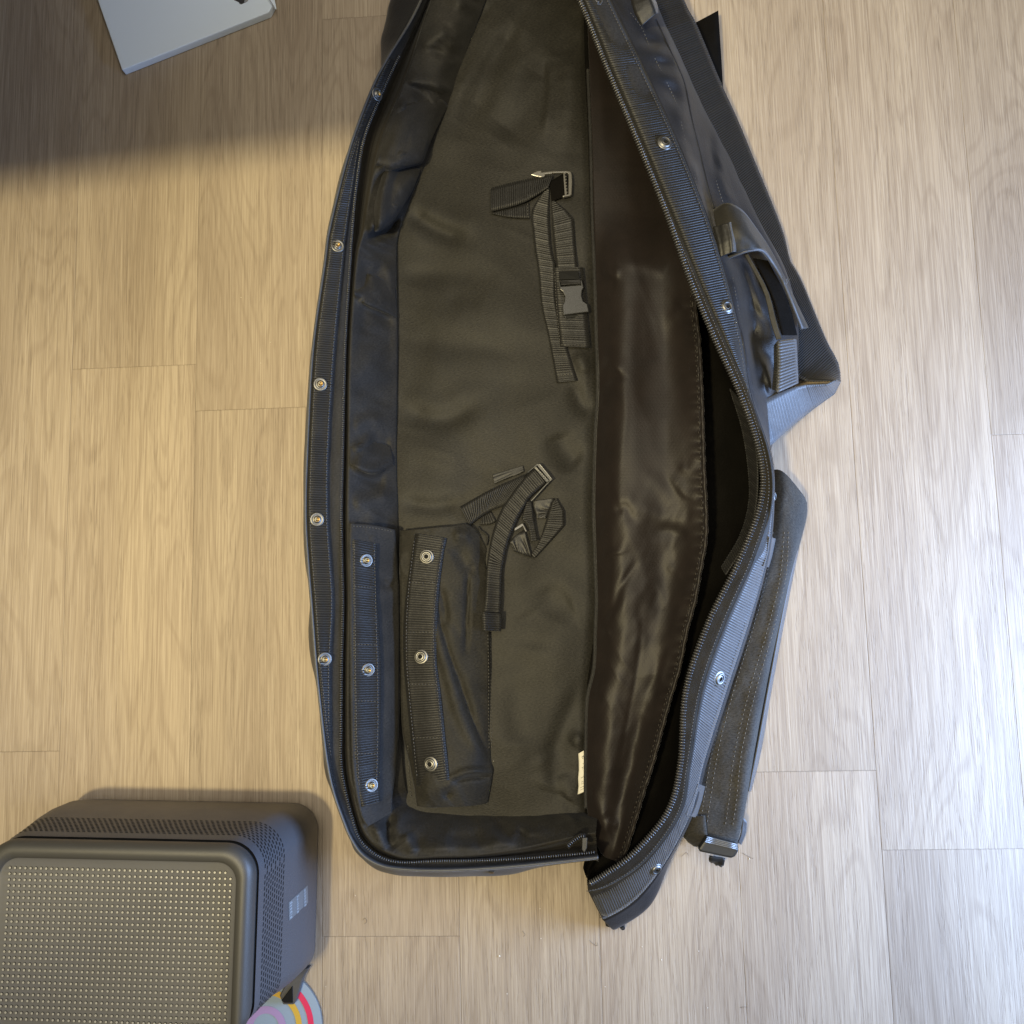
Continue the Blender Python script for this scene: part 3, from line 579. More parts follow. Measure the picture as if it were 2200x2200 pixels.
pkf = [([(1282, 805), (1308, 783), (1336, 800)], 9, .011, .4), ([(1284, 830), (1315, 812), (1335, 806)], 8, -.009, 0), ([(1335, 800), (1342, 900), (1330, 1010), (1332, 1100)], 12, .004, -.4), ([(1290, 575), (1320, 592), (1326, 570)], 9, .010, .3), ([(1275, 585), (1305, 605), (1325, 610)], 14, -.008, 0),
 ([(1330, 560), (1400, 575), (1430, 590)], 16, .006, .2), ([(1450, 640), (1480, 670), (1490, 690)], 9, .006, .3), ([(1440, 690), (1465, 660), (1480, 640)], 10, .004, 0), ([(1290, 880), (1296, 850), (1284, 840)], 6, .006, .3),
 ([(1320, 1100), (1345, 1090), (1365, 1130)], 10, -.008, 0), ([(1370, 1080), (1420, 1110), (1480, 1120)], 16, .006, 0), ([(1400, 1150), (1440, 1140), (1490, 1165)], 12, -.006, 0), ([(1440, 1020), (1470, 1060), (1500, 1070)], 10, .006, .3), ([(1380, 1010), (1430, 1060), (1450, 1110)], 14, .005, 0), ([(1460, 1000), (1480, 1010), (1500, 980)], 8, .005, 0),
 ([(1291, 1336), (1320, 1300), (1335, 1260), (1370, 1205)], 8, -.010, .0), ([(1300, 1345), (1330, 1310), (1350, 1290), (1390, 1250)], 16, .005, 0), ([(1284, 1345), (1298, 1350), (1310, 1365)], 6, .006, 0), ([(1283, 1210), (1310, 1192), (1338, 1186)], 6, .006, .4),
 ([(1380, 1320), (1370, 1430), (1345, 1560), (1330, 1640)], 5, -.003, 0), ([(1430, 1400), (1400, 1500), (1370, 1600), (1350, 1680)], 14, -.006, 0), ([(1440, 1395), (1425, 1440), (1420, 1470)], 7, .005, 0), ([(1400, 1520), (1380, 1580), (1362, 1640)], 12, .005, 0),
 ([(1270, 1690), (1282, 1730), (1300, 1760)], 12, .008, 0), ([(1310, 1770), (1330, 1720), (1340, 1650)], 12, -.008, 0), ([(1290, 1790), (1310, 1770), (1330, 1775)], 9, .006, 0), ([(1430, 1210), (1460, 1230), (1495, 1215)], 10, .004, 0), ([(1450, 1330), (1470, 1290), (1485, 1270)], 8, .004, 0)]
def pkd(u, v, a, b):
    h = .0030*fbm(u, v, 70, 190, 81, 2)+.0018*ridged(u, v, 80, 150, 85, -.35)*np.clip((v-900)/200, .35, 1)+.0016*fbm(u+v*.3, v, 30, 60, 83, 2)*np.clip((v-950)/150, .2, 1)
    for p, w_, hh, sk in pkf: h = h+.28*stroke(u, v, p, w_*1.15, hh, sk)
    g = np.clip((b-.86)/.14, 0, 1)*np.clip((v-600)/60, 0, 1)
    h = h*np.clip(b*8, 0, 1)*np.clip((1-b)*5, .15, 1)+g*g*.0016*np.sin(v/4.2+5*vn(v/26.0, v*0, 5))
    return h
pk_mid = [(r[1][0]*.42+r[2][0]*.58, r[1][1]*.42+r[2][1]*.58, r[1][2]*.90+.003+.004*math.sin(r[1][1]/70.)) for r in pk_rows]
pocket, PW_ = sheet('lid_pocket', [[r[0] for r in pk_rows], [r[1] for r in pk_rows], pk_mid, [r[2] for r in pk_rows]], 640, [20, 24, 20], 'pocket', bag, pkd)
he = cat([r[2] for r in pk_rows[5:]], 330); hv_ = he.copy(); hv_[:, 0] += 4+.5*np.sin(hv_[:, 1]/6.0); hv_[:, 2] += .0005
tube('elastic_hem', P(hv_), .0024+.0003*np.sin(he[:, 1]/4.1), pocket, 'pocket')
M['thread2'] = plain('brown_thread', (.03, .024, .018), .7)
he2 = cat([r[2] for r in pk_rows[5:]], 330); he2[:, 0] -= 5
beads('gathered_stitching', P(he2+np.array([0, 0, .0035])), pocket, 'thread2', (.0032, .0012, .0010), .0062, off=0)
hi = cat([r[0] for r in pk_rows[2:-2]], 200); hi[:, 0] -= 3; tube('hinge_binding', P(hi+np.array([0, 0, -.001])), .0022, bag, 'lining')

# ------------------------------------------------------------------ zippers
zl = cat(zipp, 420)[30:]; zl[:, 2] += .0042
tp = tape; beads('zipper_teeth', P(zl), tp, 'coil', (.0017, .0044, .0024), .0027, off=0)
zr_ = cat(lc[2], 420); zr_[:, 2] += .0018
beads('zipper_teeth', P(zr_+np.array([4.5, 0, 0.])), lidtape, 'coil', (.0019, .0078, .0030), .0032, off=0)
beads('zipper_stitching', P(cat(lc[3], 420)+np.array([-6, 0, .002])), lidtape, 'thread', (.0022, .0012, .0009), .0036, off=0)
for pp in ([(1219, 1818), (1232, 1806), (1246, 1797), (1258, 1797)],):
    q = np.array([(u, v, .088) for u, v in pp]); ribbon('zipper_end', [(u-2, v-5, .087) for u, v in pp], [(u+2, v+5, .083) for u, v in pp], bag, 'tape', rib=0)
    beads('zipper_teeth', P(arc(q, 40)), bag, 'coil', (.0016, .0040, .0022), .0026, off=.001)
patch('zipper_stop', [(1251, 1800), (1262, 1800), (1261, 1822), (1256, 1832), (1250, 1826)], bag, 'plast', z=.09, thick=.004)

# ------------------------------------------------------------------ rim webbing with snaps
wl = [(r[0][0]+4, r[0][1]) for r in rim[2:16]]+[(716, 1690)]; wr = [(r[1][0], r[1][1]) for r in rim[2:16]]+[(722, 1690)]
rimweb, _ = ribbon('webbing_strip', wl, wr, bag, 'web', off=.0022, names=[k for k in BV if k.startswith('rim_facing')], rib=.0008, bvh=True)
rimweb['label'] = 'long ribbed webbing strip along the left rim of the bag'
stitch([(u+6, v) for u, v in wl[2:-1]], rimweb); stitch([(u-4, v) for u, v in wr[2:-2]], rimweb)
for u, v in ((809, 203), (725, 529), (688, 826), (681, 1116), (697, 1416)): snap(u, v, rimweb, 's')
lw = [(x, y, z+.0012) for x, y, z in lc[3][0:8]]; rw = [(x, y, z+.0012) for x, y, z in lc[4][0:8]]
lid_names = [k for k in BV if k.startswith('lid_border')]
lwa = [(x+2, y) for x, y, z in lw]; rwa = [(x, y) for x, y, z in rw]
lidweb, _ = ribbon('webbing_strip', lwa, rwa, bag, 'web', off=.0024, names=lid_names, rib=.0008, bvh=True)
lidweb['label'] = 'upper ribbed webbing strip along the lid rim'
lw2 = [(x+1, y) for x, y, z in lc[3][9:]]; rw2 = [(x-1, y) for x, y, z in lc[4][9:]]
lidweb2, _ = ribbon('webbing_strip', lw2, rw2, bag, 'webg', off=.0024, names=lid_names, rib=.0008, bvh=True)
lidweb2['label'] = 'lower ribbed webbing strip along the lid rim, coloured as window-lit'
stitch([(u-5, v) for u, v in rwa], lidweb); stitch([(u-5, v-2) for u, v in rw2[2:]], lidweb2)
snap(1427, 308, lidweb, 'k'); snap(1560, 660, lidweb, 'k', sc=1.05); snap(1543, 1457, lidweb2, 'k', sc=1.15); snap(1408, 1866, lidweb2, 'k', sc=1.0); snap(1659, 1066, lidweb2, 'k', sc=.8)
# piping and seams of the lid body
for pts in ([(1408, 42), (1421, 71), (1443, 119), (1469, 180), (1485, 257), (1501, 321), (1520, 401), (1533, 449)],):
    tube('piping', onpath(pts, .001), .0020, outl, 'shell')
stitch([(1353, 26), (1379, 61), (1402, 115), (1434, 180), (1456, 231), (1469, 289), (1485, 347), (1501, 417)], outl)
stitch([(1513, 300), (1530, 360), (1548, 420), (1556, 440)], outl); stitch([(1570, 570), (1582, 640), (1598, 720)], outl)
stitch([(1648, 640), (1662, 700), (1680, 760)], outl)

# ------------------------------------------------------------------ divided pocket at the lower left
pl = [((752, 1124, .084), (800, 1128, .066), (848, 1138, .046)), ((751, 1180, .084), (800, 1185, .062), (852, 1190, .036)), ((752, 1300, .085), (805, 1300, .060), (858, 1300, .030)), ((753, 1430, .085), (808, 1430, .060), (858, 1430, .030)),
      ((755, 1560, .085), (808, 1560, .060), (856, 1560, .032)), ((758, 1650, .085), (806, 1650, .062), (850, 1650, .036)), ((766, 1710, .085), (802, 1705, .066), (844, 1695, .042)), ((776, 1752, .083), (808, 1738, .068), (842, 1718, .050)), ((789, 1776, .080), (812, 1763, .070), (841, 1746, .056))]
def pld(u, v, a, b):
    h = .0014*ridged(u, v, 60, 50, 91, .3)
    for p, w_, hh, sk in [([(818, 1250), (835, 1258), (862, 1248)], 8, -.006, 0), ([(830, 1350), (838, 1480), (832, 1600)], 16, .003, 0), ([(800, 1150), (803, 1165)], 6, .002, 0)]: h = h+stroke(u, v, p, w_, hh, sk)
    return h
plo, _ = sheet('divider_panel', [[r[k] for r in pl] for k in range(3)], 160, [10, 10], 'lining', bag, pld, thick=.0018)
pr = [((860, 1140, .038), (905, 1136, .046), (960, 1131, .046), (1010, 1130, .036), (1046, 1178, .026)),
      ((859, 1200, .038), (905, 1200, .046), (960, 1200, .046), (1012, 1195, .040), (1044, 1215, .026)),
      ((860, 1300, .038), (905, 1300, .044), (950, 1300, .046), (1000, 1300, .040), (1050, 1290, .027)),
      ((861, 1420, .038), (905, 1420, .044), (940, 1420, .046), (990, 1420, .042), (1051, 1420, .027)),
      ((864, 1560, .038), (910, 1560, .046), (945, 1560, .050), (1005, 1560, .044), (1052, 1555, .027)),
      ((880, 1640, .030), (915, 1640, .050), (950, 1640, .054), (1015, 1640, .050), (1054, 1632, .029)),
      ((890, 1690, .040), (920, 1690, .056), (955, 1688, .056), (1012, 1684, .048), (1057, 1660, .032)),
      ((897, 1732, .046), (925, 1734, .050), (960, 1733, .048), (1008, 1731, .040), (1046, 1726, .027))]
def prd(u, v, a, b):
    h = .0026*ridged(u, v, 90, 45, 95, 1.1)
    for p, w_, hh, sk in [([(1005, 1232), (1004, 1300), (1000, 1400)], 4, -.008, 0), ([(985, 1170), (1000, 1215), (1022, 1222)], 14, -.005, 0), ([(938, 1290), (946, 1345), (975, 1440), (1010, 1540), (1050, 1632)], 6, -.007, .5), ([(930, 1320), (955, 1420), (990, 1540), (1035, 1628)], 14, .005, .2), ([(985, 1440), (1000, 1490), (1015, 1530)], 9, -.004, 0), ([(975, 1150), (1010, 1150)], 14, .005, 0),
        ([(955, 1690), (1000, 1660), (1055, 1660)], 8, .006, .3), ([(960, 1680), (1000, 1672), (1050, 1668)], 6, -.005, 0), ([(955, 1715), (968, 1700)], 8, -.005, 0), ([(945, 1260), (955, 1300), (960, 1350)], 8, -.005, 0), ([(870, 1180), (862, 1210), (868, 1240)], 7, .003, 0)]: h = h+stroke(u, v, p, w_, hh, sk)
    return h
pro, _ = sheet('pocket_panel', [[r[k] for r in pr] for k in range(5)], 200, [9, 10, 10, 10], 'fab', bag, prd, thick=.0018)
ws1, _ = ribbon('webbing_strip', [(754, 1158), (754, 1250), (755, 1330), (755, 1450), (757, 1560), (759, 1640), (765, 1690), (777, 1733)], [(810, 1170), (808, 1250), (813, 1330), (818, 1420), (818, 1520), (815, 1640), (815, 1690), (817, 1722)], bag, 'web', off=.0026, rib=.0008, bvh=True)
ws1['label'] = 'webbing strip with snaps on the left divider panel'
ws2, _ = ribbon('webbing_strip', [(892, 1146), (884, 1190), (873, 1270), (867, 1340), (867, 1420), (874, 1500), (884, 1600), (891, 1650), (896, 1689)], [(960, 1157), (953, 1190), (943, 1270), (939, 1340), (938, 1420), (944, 1470), (952, 1540), (960, 1620), (966, 1677)], bag, 'web', off=.0028, rib=.0008, bvh=True)
ws2['label'] = 'webbing strip with snaps on the right pocket panel'
for y in (1260, 1384, 1505, 1618): stitch([(760, y), (812, y+2)], ws1, smooth=False)
for y, x in ((1252, 876), (1358, 870), (1470, 875), (1585, 886)): stitch([(x, y), (x+64, y)], ws2, smooth=False)
stitch([(762, 1170), (763, 1330), (766, 1560), (772, 1690)], ws1); stitch([(804, 1180), (808, 1330), (812, 1520), (809, 1690)], ws1)
stitch([(890, 1160), (876, 1290), (873, 1400), (880, 1500), (896, 1670)], ws2); stitch([(952, 1165), (935, 1290), (932, 1400), (946, 1540), (958, 1665)], ws2)
for u, v in ((786, 1204), (790, 1439), (797, 1687)): snap(u, v, ws1, 's')
for u, v in ((917, 1196), (905, 1411), (926, 1641)): snap(u, v, ws2, 'k')
stitch([(757, 1130), (800, 1134), (845, 1142)], plo)
stitch([(1048, 1362), (1050, 1450), (1050, 1540), (1051, 1610)], base); stitch([(1053, 1362), (1055, 1450), (1055, 1540), (1056, 1610)], base)
stitch([(876, 1600), (880, 1680), (884, 1720)], pro)

# ------------------------------------------------------------------ tie-down straps on the base
z1 = lambda *p: [(1030+x/7.43, 350+y/7.43) for x, y in p]
z2 = lambda *p: [(1150+x/7.156, 560+y/7.156) for x, y in p]
z3 = lambda *p: [(980+x/7.43, 970+y/7.43) for x, y in p]
z4 = lambda *p: [(1020+x/9.66, 1180+y/9.66) for x, y in p]
BN = [k for k in BV if k.startswith('base_panel') or k.startswith('pocket_panel')]
st1 = ribbon('tie_strap', z1((1110, 330), (830, 760), (850, 1000), (880, 1350), (940, 1720))+z2((100, 700), (200, 1150), (330, 1870)), z1((1115, 335), (1112, 760), (1120, 1050), (1150, 1400), (1215, 1680))+z2((310, 600), (430, 1150), (645, 1840)), bag, 'web', off=.005, names=BN, rib=.0009)[0]
st1['label'] = 'long webbing strap sewn down beside the hinge, upper one'
ribbon('strap_fold', z1((180, 400), (700, 270), (1170, 195)), z1((190, 780), (700, 640), (1090, 400)), st1, 'web', off=.010, names=BN, rib=.0009)
ribbon('strap_fold', z1((195, 800), (480, 720), (790, 640)), z1((200, 810), (480, 870), (800, 890)), st1, 'web', off=.0045, names=BN, rib=.0009)
ribbon('buckle_loop', z1((1120, 300), (1345, 170)), z1((1150, 620), (1350, 545)), st1, 'deep', off=.007, names=BN, rib=.0, straight=True)
st2 = ribbon('tie_strap', z1((1150, 615), (1160, 1000), (1200, 1400), (1235, 1720)), z1((1200, 610), (1490, 870), (1520, 1200), (1570, 1720)), bag, 'web', off=.0065, names=BN, rib=.0009)[0]
st2['label'] = 'short webbing strap running into the closed side of a buckle'
ribbon('backing_tab', z2((275, 115), (310, 600), (345, 1000), (385, 1310)), z2((735, 105), (780, 600), (810, 1000), (842, 1335)), bag, 'web', off=.0085, names=BN, rib=.0009, bvh=True)
fb = patch('side_release_buckle', z2((352, 300), (378, 440), (425, 475), (455, 540), (450, 620), (418, 690), (432, 835), (825, 785), (800, 665), (735, 620), (712, 540), (720, 460), (745, 410), (715, 290), (690, 300), (705, 372), (395, 395), (375, 300)), bag, 'plast', off=.010, thick=.006, bev=.0012)
fb['label'] = 'black female half of a side-release buckle'
patch('crossbar', z2((362, 170), (668, 160), (680, 280), (375, 292)), fb, 'dark', off=.011, thick=.003)
patch('crossbar', z2((390, 300), (695, 285), (702, 350), (398, 372)), fb, 'web', off=.0125, thick=.003)
patch('buckle_lip', z2((440, 842), (815, 800), (800, 850), (470, 880)), fb, 'plast', off=.006, thick=.003)
mb = patch('side_release_buckle', z1((1165, 128), (1400, 125), (1455, 132), (1475, 180), (1482, 300), (1472, 505), (1440, 520), (1330, 542), (1325, 520), (1360, 510), (1420, 495), (1422, 175), (1400, 152), (1168, 158)), bag, 'plastl', off=.014, thick=.005, bev=.0009)
mb['label'] = 'male half of a side-release buckle, its gloss painted pale'
patch('ladder_bar', z1((1338, 155), (1385, 152), (1412, 520), (1362, 528)), mb, 'plastl', off=.013, thick=.003)
for k in range(7): patch('tooth', z1((1362+k*5, 172+k*50), (1390+k*4, 168+k*50), (1392+k*4, 190+k*50), (1364+k*5, 196+k*50)), mb, 'dark', off=.0155, thick=.003, bev=.0003)
patch('prong', z1((812, 187), (862, 155), (925, 128), (992, 118), (990, 150), (1170, 128), (1170, 165), (1052, 178), (1045, 208), (990, 226), (905, 212)), mb, 'plastl', off=.0145, thick=.004, bev=.0008)
stitch(z1((770, 640), (770, 880)), st1, off=.008, smooth=False)
stitch(z2((300, 180), (330, 700), (380, 1280)), st2, off=.0035); stitch(z2((385, 1295), (830, 1300)), st2, off=.0035, smooth=False)
stitch(z2((330, 1760), (630, 1740)), st1, off=.008, smooth=False)
# lower set
t3 = ribbon('tie_strap', z3((1235, 275), (1130, 365), (870, 700), (740, 880), (650, 1090), (565, 1350), (495, 1750))+z4((240, 480), (230, 900), (210, 1150), (190, 1290)), z3((1430, 510), (1150, 755), (1085, 880), (960, 1110), (860, 1360), (800, 1520), (740, 1850))+z4((580, 310), (550, 620), (545, 1000), (530, 1310)), bag, 'web', off=.012, names=BN, rib=.0009)[0]
t3['label'] = 'curved webbing strap crossing the pocket corner'
ribbon('strap_fold', z3((62, 880), (560, 600), (1130, 350)), z3((220, 1180), (480, 980), (770, 860)), t3, 'web', off=.0085, names=BN, rib=.0009)
ribbon('strap_fold', z3((420, 1040), (480, 990), (550, 960)), z3((390, 1170), (560, 1160), (640, 1110)), t3, 'web', off=.005, names=BN, rib=.0009)
ribbon('strap_tab', z3((580, 370), (820, 300), (1065, 230)), z3((605, 515), (850, 420), (1085, 320)), t3, 'web', off=.005, names=BN, rib=.0009, along=True)
ribbon('keeper_loop', z4((145, 1310), (165, 1500), (170, 1690)), z4((560, 1340), (560, 1500), (545, 1700)), t3, 'web', off=.017, names=BN, rib=.0009)
b2 = patch('side_release_buckle', z3((1290, 195), (1335, 192), (1460, 330), (1545, 445), (1500, 480), (1205, 800), (1185, 785), (1440, 508), (1495, 465), (1290, 225), (1140, 345), (1125, 335)), bag, 'plast', off=.014, thick=.004, bev=.0006)
b2['label'] = 'black male half of a side-release buckle lying diagonally'
patch('ladder_bar', z3((1240, 260), (1272, 232), (1490, 468), (1446, 500)), b2, 'plast', off=.015, thick=.003)
for k in range(8): patch('tooth', z3((1262+k*25, 250+k*29), (1282+k*25, 246+k*29), (1288+k*25, 262+k*29), (1268+k*25, 268+k*29)), b2, 'plastl', off=.0165, thick=.002, bev=.0003)
patch('frame_edge', z3((1310, 200), (1340, 196), (1535, 435), (1515, 452)), b2, 'plastl', off=.0155, thick=.003)
t4 = ribbon('tie_strap', z3((1545, 815), (1480, 960), (1400, 1210), (1325, 1440), (1200, 1640)), z3((1610, 745), (1765, 1080), (1620, 1300), (1420, 1520), (1250, 1705)), bag, 'web', off=.007, names=BN, rib=.0009)[0]
t4['label'] = 'doubled loop of webbing to the right of the lower buckle'
ribbon('strap_fold', z3((1130, 810), (1045, 1080), (1150, 1180), (1190, 1440)), z3((1195, 800), (1225, 950), (1250, 1170), (1295, 1420)), t4, 'web', off=.011, names=BN, rib=.0009)
ribbon('strap_fold', z3((850, 1440), (960, 1330), (1090, 1245)), z3((930, 1590), (1080, 1650), (1205, 1690)), t4, 'web', off=.006, names=BN, rib=.0009, along=True)
ribbon('stitched_tab', z3((1225, 790), (1240, 920), (1290, 1065)), z3((1570, 745), (1520, 880), (1430, 1070)), t4, 'web', off=.005, names=BN, rib=.0009, along=True)
patch('buckle_frame', z3((935, 1225), (1060, 1145), (1085, 1190), (1130, 1275), (1105, 1280), (1065, 1190), (930, 1270)), t4, 'plastl', off=.010, thick=.003, bev=.0004)
tube('pocket_cord', onpath(z3((350, 1200), (420, 1290), (490, 1310), (500, 1390), (480, 1500)), .006), .0012, pro, 'lining')

# ------------------------------------------------------------------ care label
cl, _ = ribbon('care_label', [(1242.5, 1619, .032), (1244, 1650, .033), (1242, 1665, .034), (1243, 1690, .032), (1241, 1707, .031)], [(1266, 1606, .034), (1268, 1650, .034), (1267, 1665, .034), (1266, 1690, .034), (1264, 1697, .034)], bag, 'label', rib=0, thick=.0006, straight=False, bvh=True)
ink = []
for i, (y, x0, x1, h) in enumerate(((1615, 1249, 1255, 4), (1625, 1250, 1261, 3.2), (1629, 1251, 1261, 1.5), (1640, 1252, 1261, 1.6), (1649, 1250, 1261, 1.5), (1652, 1251, 1260, 1), (1671, 1248, 1259, 1.3), (1680, 1249, 1259, 1.2), (1684, 1249, 1259, 1.2), (1692, 1247, 1258, 1.4), (1697, 1247, 1254, 1.2))):
    x = x0
    while x < x1-1:
        w_ = random.uniform(1, 2.6); s_l = -.55
        ink.append([(x, y+s_l*(x-x0)), (min(x+w_, x1), y+s_l*(x+w_-x0)), (min(x+w_, x1), y+h+s_l*(x+w_-x0)), (x, y+h+s_l*(x-x0))]); x += w_+.7
V = []; Fc = []
for q in ink:
    k = len(V); V += [lift(u, v, .0007) for u, v in q]; Fc.append((k, k+1, k+2, k+3))
mesh('fine_print', V, Fc, 'ink', cl, smooth=False, kind='stuff')

# ------------------------------------------------------------------ right-hand outside: wide strap, wrap, loops, padded strap
ws, _ = ribbon('wide_strap', [(1330, -220, .11), (1396, 0, .10), (1418, 64, .10), (1472, 180, .085), (1514, 250, .072), (1543, 305, .065), (1581, 414, .060), (1613, 475, .055), (1658, 560, .050), (1700, 668, .040), (1698, 735, .040), (1712, 812, .044), (1796, 818, .054)],
            [(1385, -220, .075), (1469, 0, .070), (1495, 51, .068), (1549, 180, .050), (1581, 250, .042), (1613, 327, .036), (1678, 488, .028), (1697, 560, .024), (1720, 600, .020), (1772, 726, .012), (1798, 775, .005), (1804, 800, .003), (1805, 820, .002)], bag, 'web', rib=.0008, across=8)
ws['label'] = 'wide ribbed black strap along the outside of the lid'
cs, _ = ribbon('strap_end', [(1622, 868, .10), (1660, 850, .085), (1716, 829, .062), (1762, 826, .054), (1788, 824, .054), (1796, 816, .054)], [(1640, 968, .085), (1664, 950, .07), (1704, 912, .040), (1755, 872, .008), (1792, 846, .003), (1805, 820, .002)], bag, 'webg', rib=.0005, across=8)
cs['label'] = 'grey strap end coming out below the lid loop'
wrap = [  # top edge curl: back edge, crest, front lower edge
 ((1533, 452, .125), (1545, 520, .132), (1548, 560, .118)), ((1560, 438, .135), (1575, 500, .146), (1585, 545, .134)), ((1592, 452, .128), (1606, 505, .145), (1612, 537, .138)), ((1622, 490, .104), (1632, 525, .125), (1636, 538, .132)),
 ((1652, 535, .085), (1655, 555, .098), (1655, 560, .112)), ((1682, 592, .072), (1682, 600, .085), (1678, 598, .098)), ((1708, 648, .062), (1706, 652, .075), (1700, 650, .085)), ((1735, 705, .05), (1730, 706, .06), (1722, 706, .066))]
hw, _ = sheet('handle_wrap', [[r[k] for r in wrap] for k in range(3)], 80, [8, 6], 'neo', bag, lambda u, v, a, b: .002*fbm(u, v, 30, 30, 7), thick=.003)
hw['label'] = 'olive black handle wrap standing open on the lid'
tube('wrap_edge', P(cat([(r[2][0]+1, r[2][1], r[2][2]) for r in wrap], 60)), .0022, hw, 'webg')
for a, b in ((0, 14), (-5, 10), (6, 11)): tube('frayed_thread', P(arc([(1688, 612, .098), (1692+a*.4, 606-b*.5, .102), (1692+a, 610-b, .104)], 6)), .0004, hw, 'webg', 4)
lp = ribbon('webbing_loop', [(1532, 489, .144), (1542, 525, .146), (1546, 553, .143)], [(1566, 479, .154), (1573, 515, .154), (1576, 541, .150)], bag, 'web', rib=.0009, along=True, period=.0042, thick=.003)[0]; lp['label'] = 'small webbing loop on the handle wrap'
ribbon('loop_side', [(1566, 478, .154), (1573, 515, .154), (1576, 541, .150)], [(1571, 478, .140), (1579, 515, .140), (1580, 541, .138)], lp, 'webg', rib=0, thick=.002)
lp = ribbon('webbing_loop', [(1353, -12, .160), (1362, 25, .160), (1378, 57, .156)], [(1388, -20, .166), (1402, 8, .166), (1409, 29, .162)], bag, 'web', rib=.0009, along=True, period=.0036, thick=.003)[0]; lp['label'] = 'small webbing loop at the top of the lid'
ribbon('loop_side', [(1388, -20, .166), (1402, 8, .166), (1409, 29, .162)], [(1394, -20, .15), (1410, 8, .15), (1413, 28, .15)], lp, 'webg', rib=0, thick=.002)
lp = ribbon('webbing_loop', [(1671, 734, .118), (1672, 790, .118), (1669, 842, .115)], [(1709, 729, .098), (1712, 790, .098), (1713, 822, .095)], bag, 'webg', rib=.0009, period=.0036, thick=.003)[0]; lp['label'] = 'large pale webbing loop on the right of the lid'
ribbon('loop_side', [(1664, 742, .100), (1664, 790, .098), (1660, 836, .095)], [(1673, 731, .118), (1674, 790, .118), (1672, 842, .115)], lp, 'web', rib=.0008, thick=.002)
ribbon('inner_seam', [(1600, 548, .118), (1640, 625, .112), (1655, 690, .108), (1668, 730, .105)], [(1606, 543, .120), (1650, 625, .114), (1668, 690, .110), (1680, 728, .106)], bag, 'neo', rib=0)
ribbon('inner_seam', [(1618, 555, .10), (1660, 640, .098), (1680, 720, .092)], [(1650, 560, .10), (1690, 640, .09), (1712, 720, .08)], bag, 'deep', rib=0)
# dark flap behind the strap
fp, _ = ribbon('side_flap', [(1480, 58, .02), (1500, 110, .02), (1540, 190, .016)], [(1543, 24, .022), (1545, 100, .016), (1552, 190, .012)], bag, 'deep', rib=0, across=4, thick=.003, sag=.006)
fp['label'] = 'dark flap sticking out behind the wide strap'
# padded shoulder strap
sp_rows = [((1648, 1012, 0.042), (1680, 1012, 0.052), (1722, 1060, 0.042), (1732, 1080, 0.012)), ((1640, 1080, 0.037), (1685, 1080, 0.049), (1722, 1110, 0.037), (1730, 1115, 0.010)), ((1635, 1200, 0.042), (1670, 1200, 0.045), (1700, 1205, 0.042), (1707, 1206, 0.010)), ((1600, 1337, 0.038), (1640, 1337, 0.041), (1668, 1337, 0.040), (1677, 1337, 0.008)),
    ((1560, 1470, 0.036), (1605, 1470, 0.039), (1640, 1470, 0.038), (1649, 1470, 0.008)), ((1525, 1600, 0.034), (1580, 1600, 0.037), (1615, 1600, 0.038), (1626, 1600, 0.008)), ((1495, 1700, 0.034), (1560, 1700, 0.037), (1600, 1700, 0.038), (1606, 1700, 0.010)), ((1480, 1760, 0.032), (1545, 1765, 0.035), (1588, 1765, 0.036), (1594, 1765, 0.014)), ((1490, 1800, 0.028), (1540, 1808, 0.038), (1578, 1812, 0.032), (1582, 1812, 0.014))]
ss, _ = sheet('shoulder_strap', [[r[k] for r in sp_rows] for k in range(4)], 160, [8, 8, 4], 'pad', bag, lambda u, v, a, b: .0022*fbm(u, v, 40, 60, 13), thick=.002)
ss['label'] = 'padded shoulder strap lying outside the lid'
for dx in (18, 32, 72, 88):
    stitch([(1650+dx*.6-8, 1140), (1622+dx*.75, 1240), (1592+dx*.8, 1350), (1550+dx*.85, 1480), (1515+dx*.9, 1610), (1494+dx, 1720), (1486+dx, 1775)], ss, off=.0012, sp=.0056, mats='threadl')
ribbon('strap_side', [(1720, 1140, .03), (1684, 1300, .028), (1650, 1480, .026), (1626, 1610, .026), (1608, 1700, .026)], [(1722, 1140, .006), (1690, 1300, .005), (1656, 1480, .005), (1634, 1610, .005), (1612, 1700, .006)], ss, 'webg', rib=0, thick=.002)
# end of the strap: rounded tab, fold and ladder buckle
tb, _ = sheet('strap_tab', [[(1596, 1755, .022), (1592, 1790, .02), (1585, 1810, .018)], [(1604, 1765, .020), (1602, 1790, .016), (1592, 1815, .012)]], 12, [4], 'webg', ss)
ribbon('strap_fold', [(1478, 1752, .034), (1466, 1775, .030), (1470, 1800, .024), (1492, 1818, .016)], [(1515, 1752, .044), (1518, 1780, .042), (1520, 1800, .036), (1515, 1815, .022)], ss, 'pad', rib=0, across=6, bulge=.003)
patch('strap_fold_edge', [(1466, 1782), (1480, 1800), (1500, 1812), (1498, 1820), (1478, 1808), (1465, 1792)], ss, 'webg', z=.012, thick=.006)
bk = patch('ladder_buckle', [(1520, 1797), (1586, 1814), (1588, 1828), (1580, 1841), (1572, 1845), (1505, 1831), (1500, 1826)], ss, 'plast', z=.050, thick=.012, bev=.0025)
BV['bk'] = BVHTree.FromPolygons([tuple(x.co) for x in bk.data.vertices], [tuple(p.vertices) for p in bk.data.polygons])
for k in range(4): tube('buckle_ridge', onpath([(1519-k*1.5, 1798.5+k*3.2), (1584, 1815+k*3.2)], .0008, n=4, names=['bk']), .0010, ss, 'plastl')
tl, _ = ribbon('strap_tail', [(1524, 1838, .030), (1523, 1846, .028), (1528, 1851, .02)], [(1558, 1845, .030), (1556, 1855, .028), (1551, 1861, .02)], ss, 'web', rib=.0010, along=True, period=.0035, thick=.003)
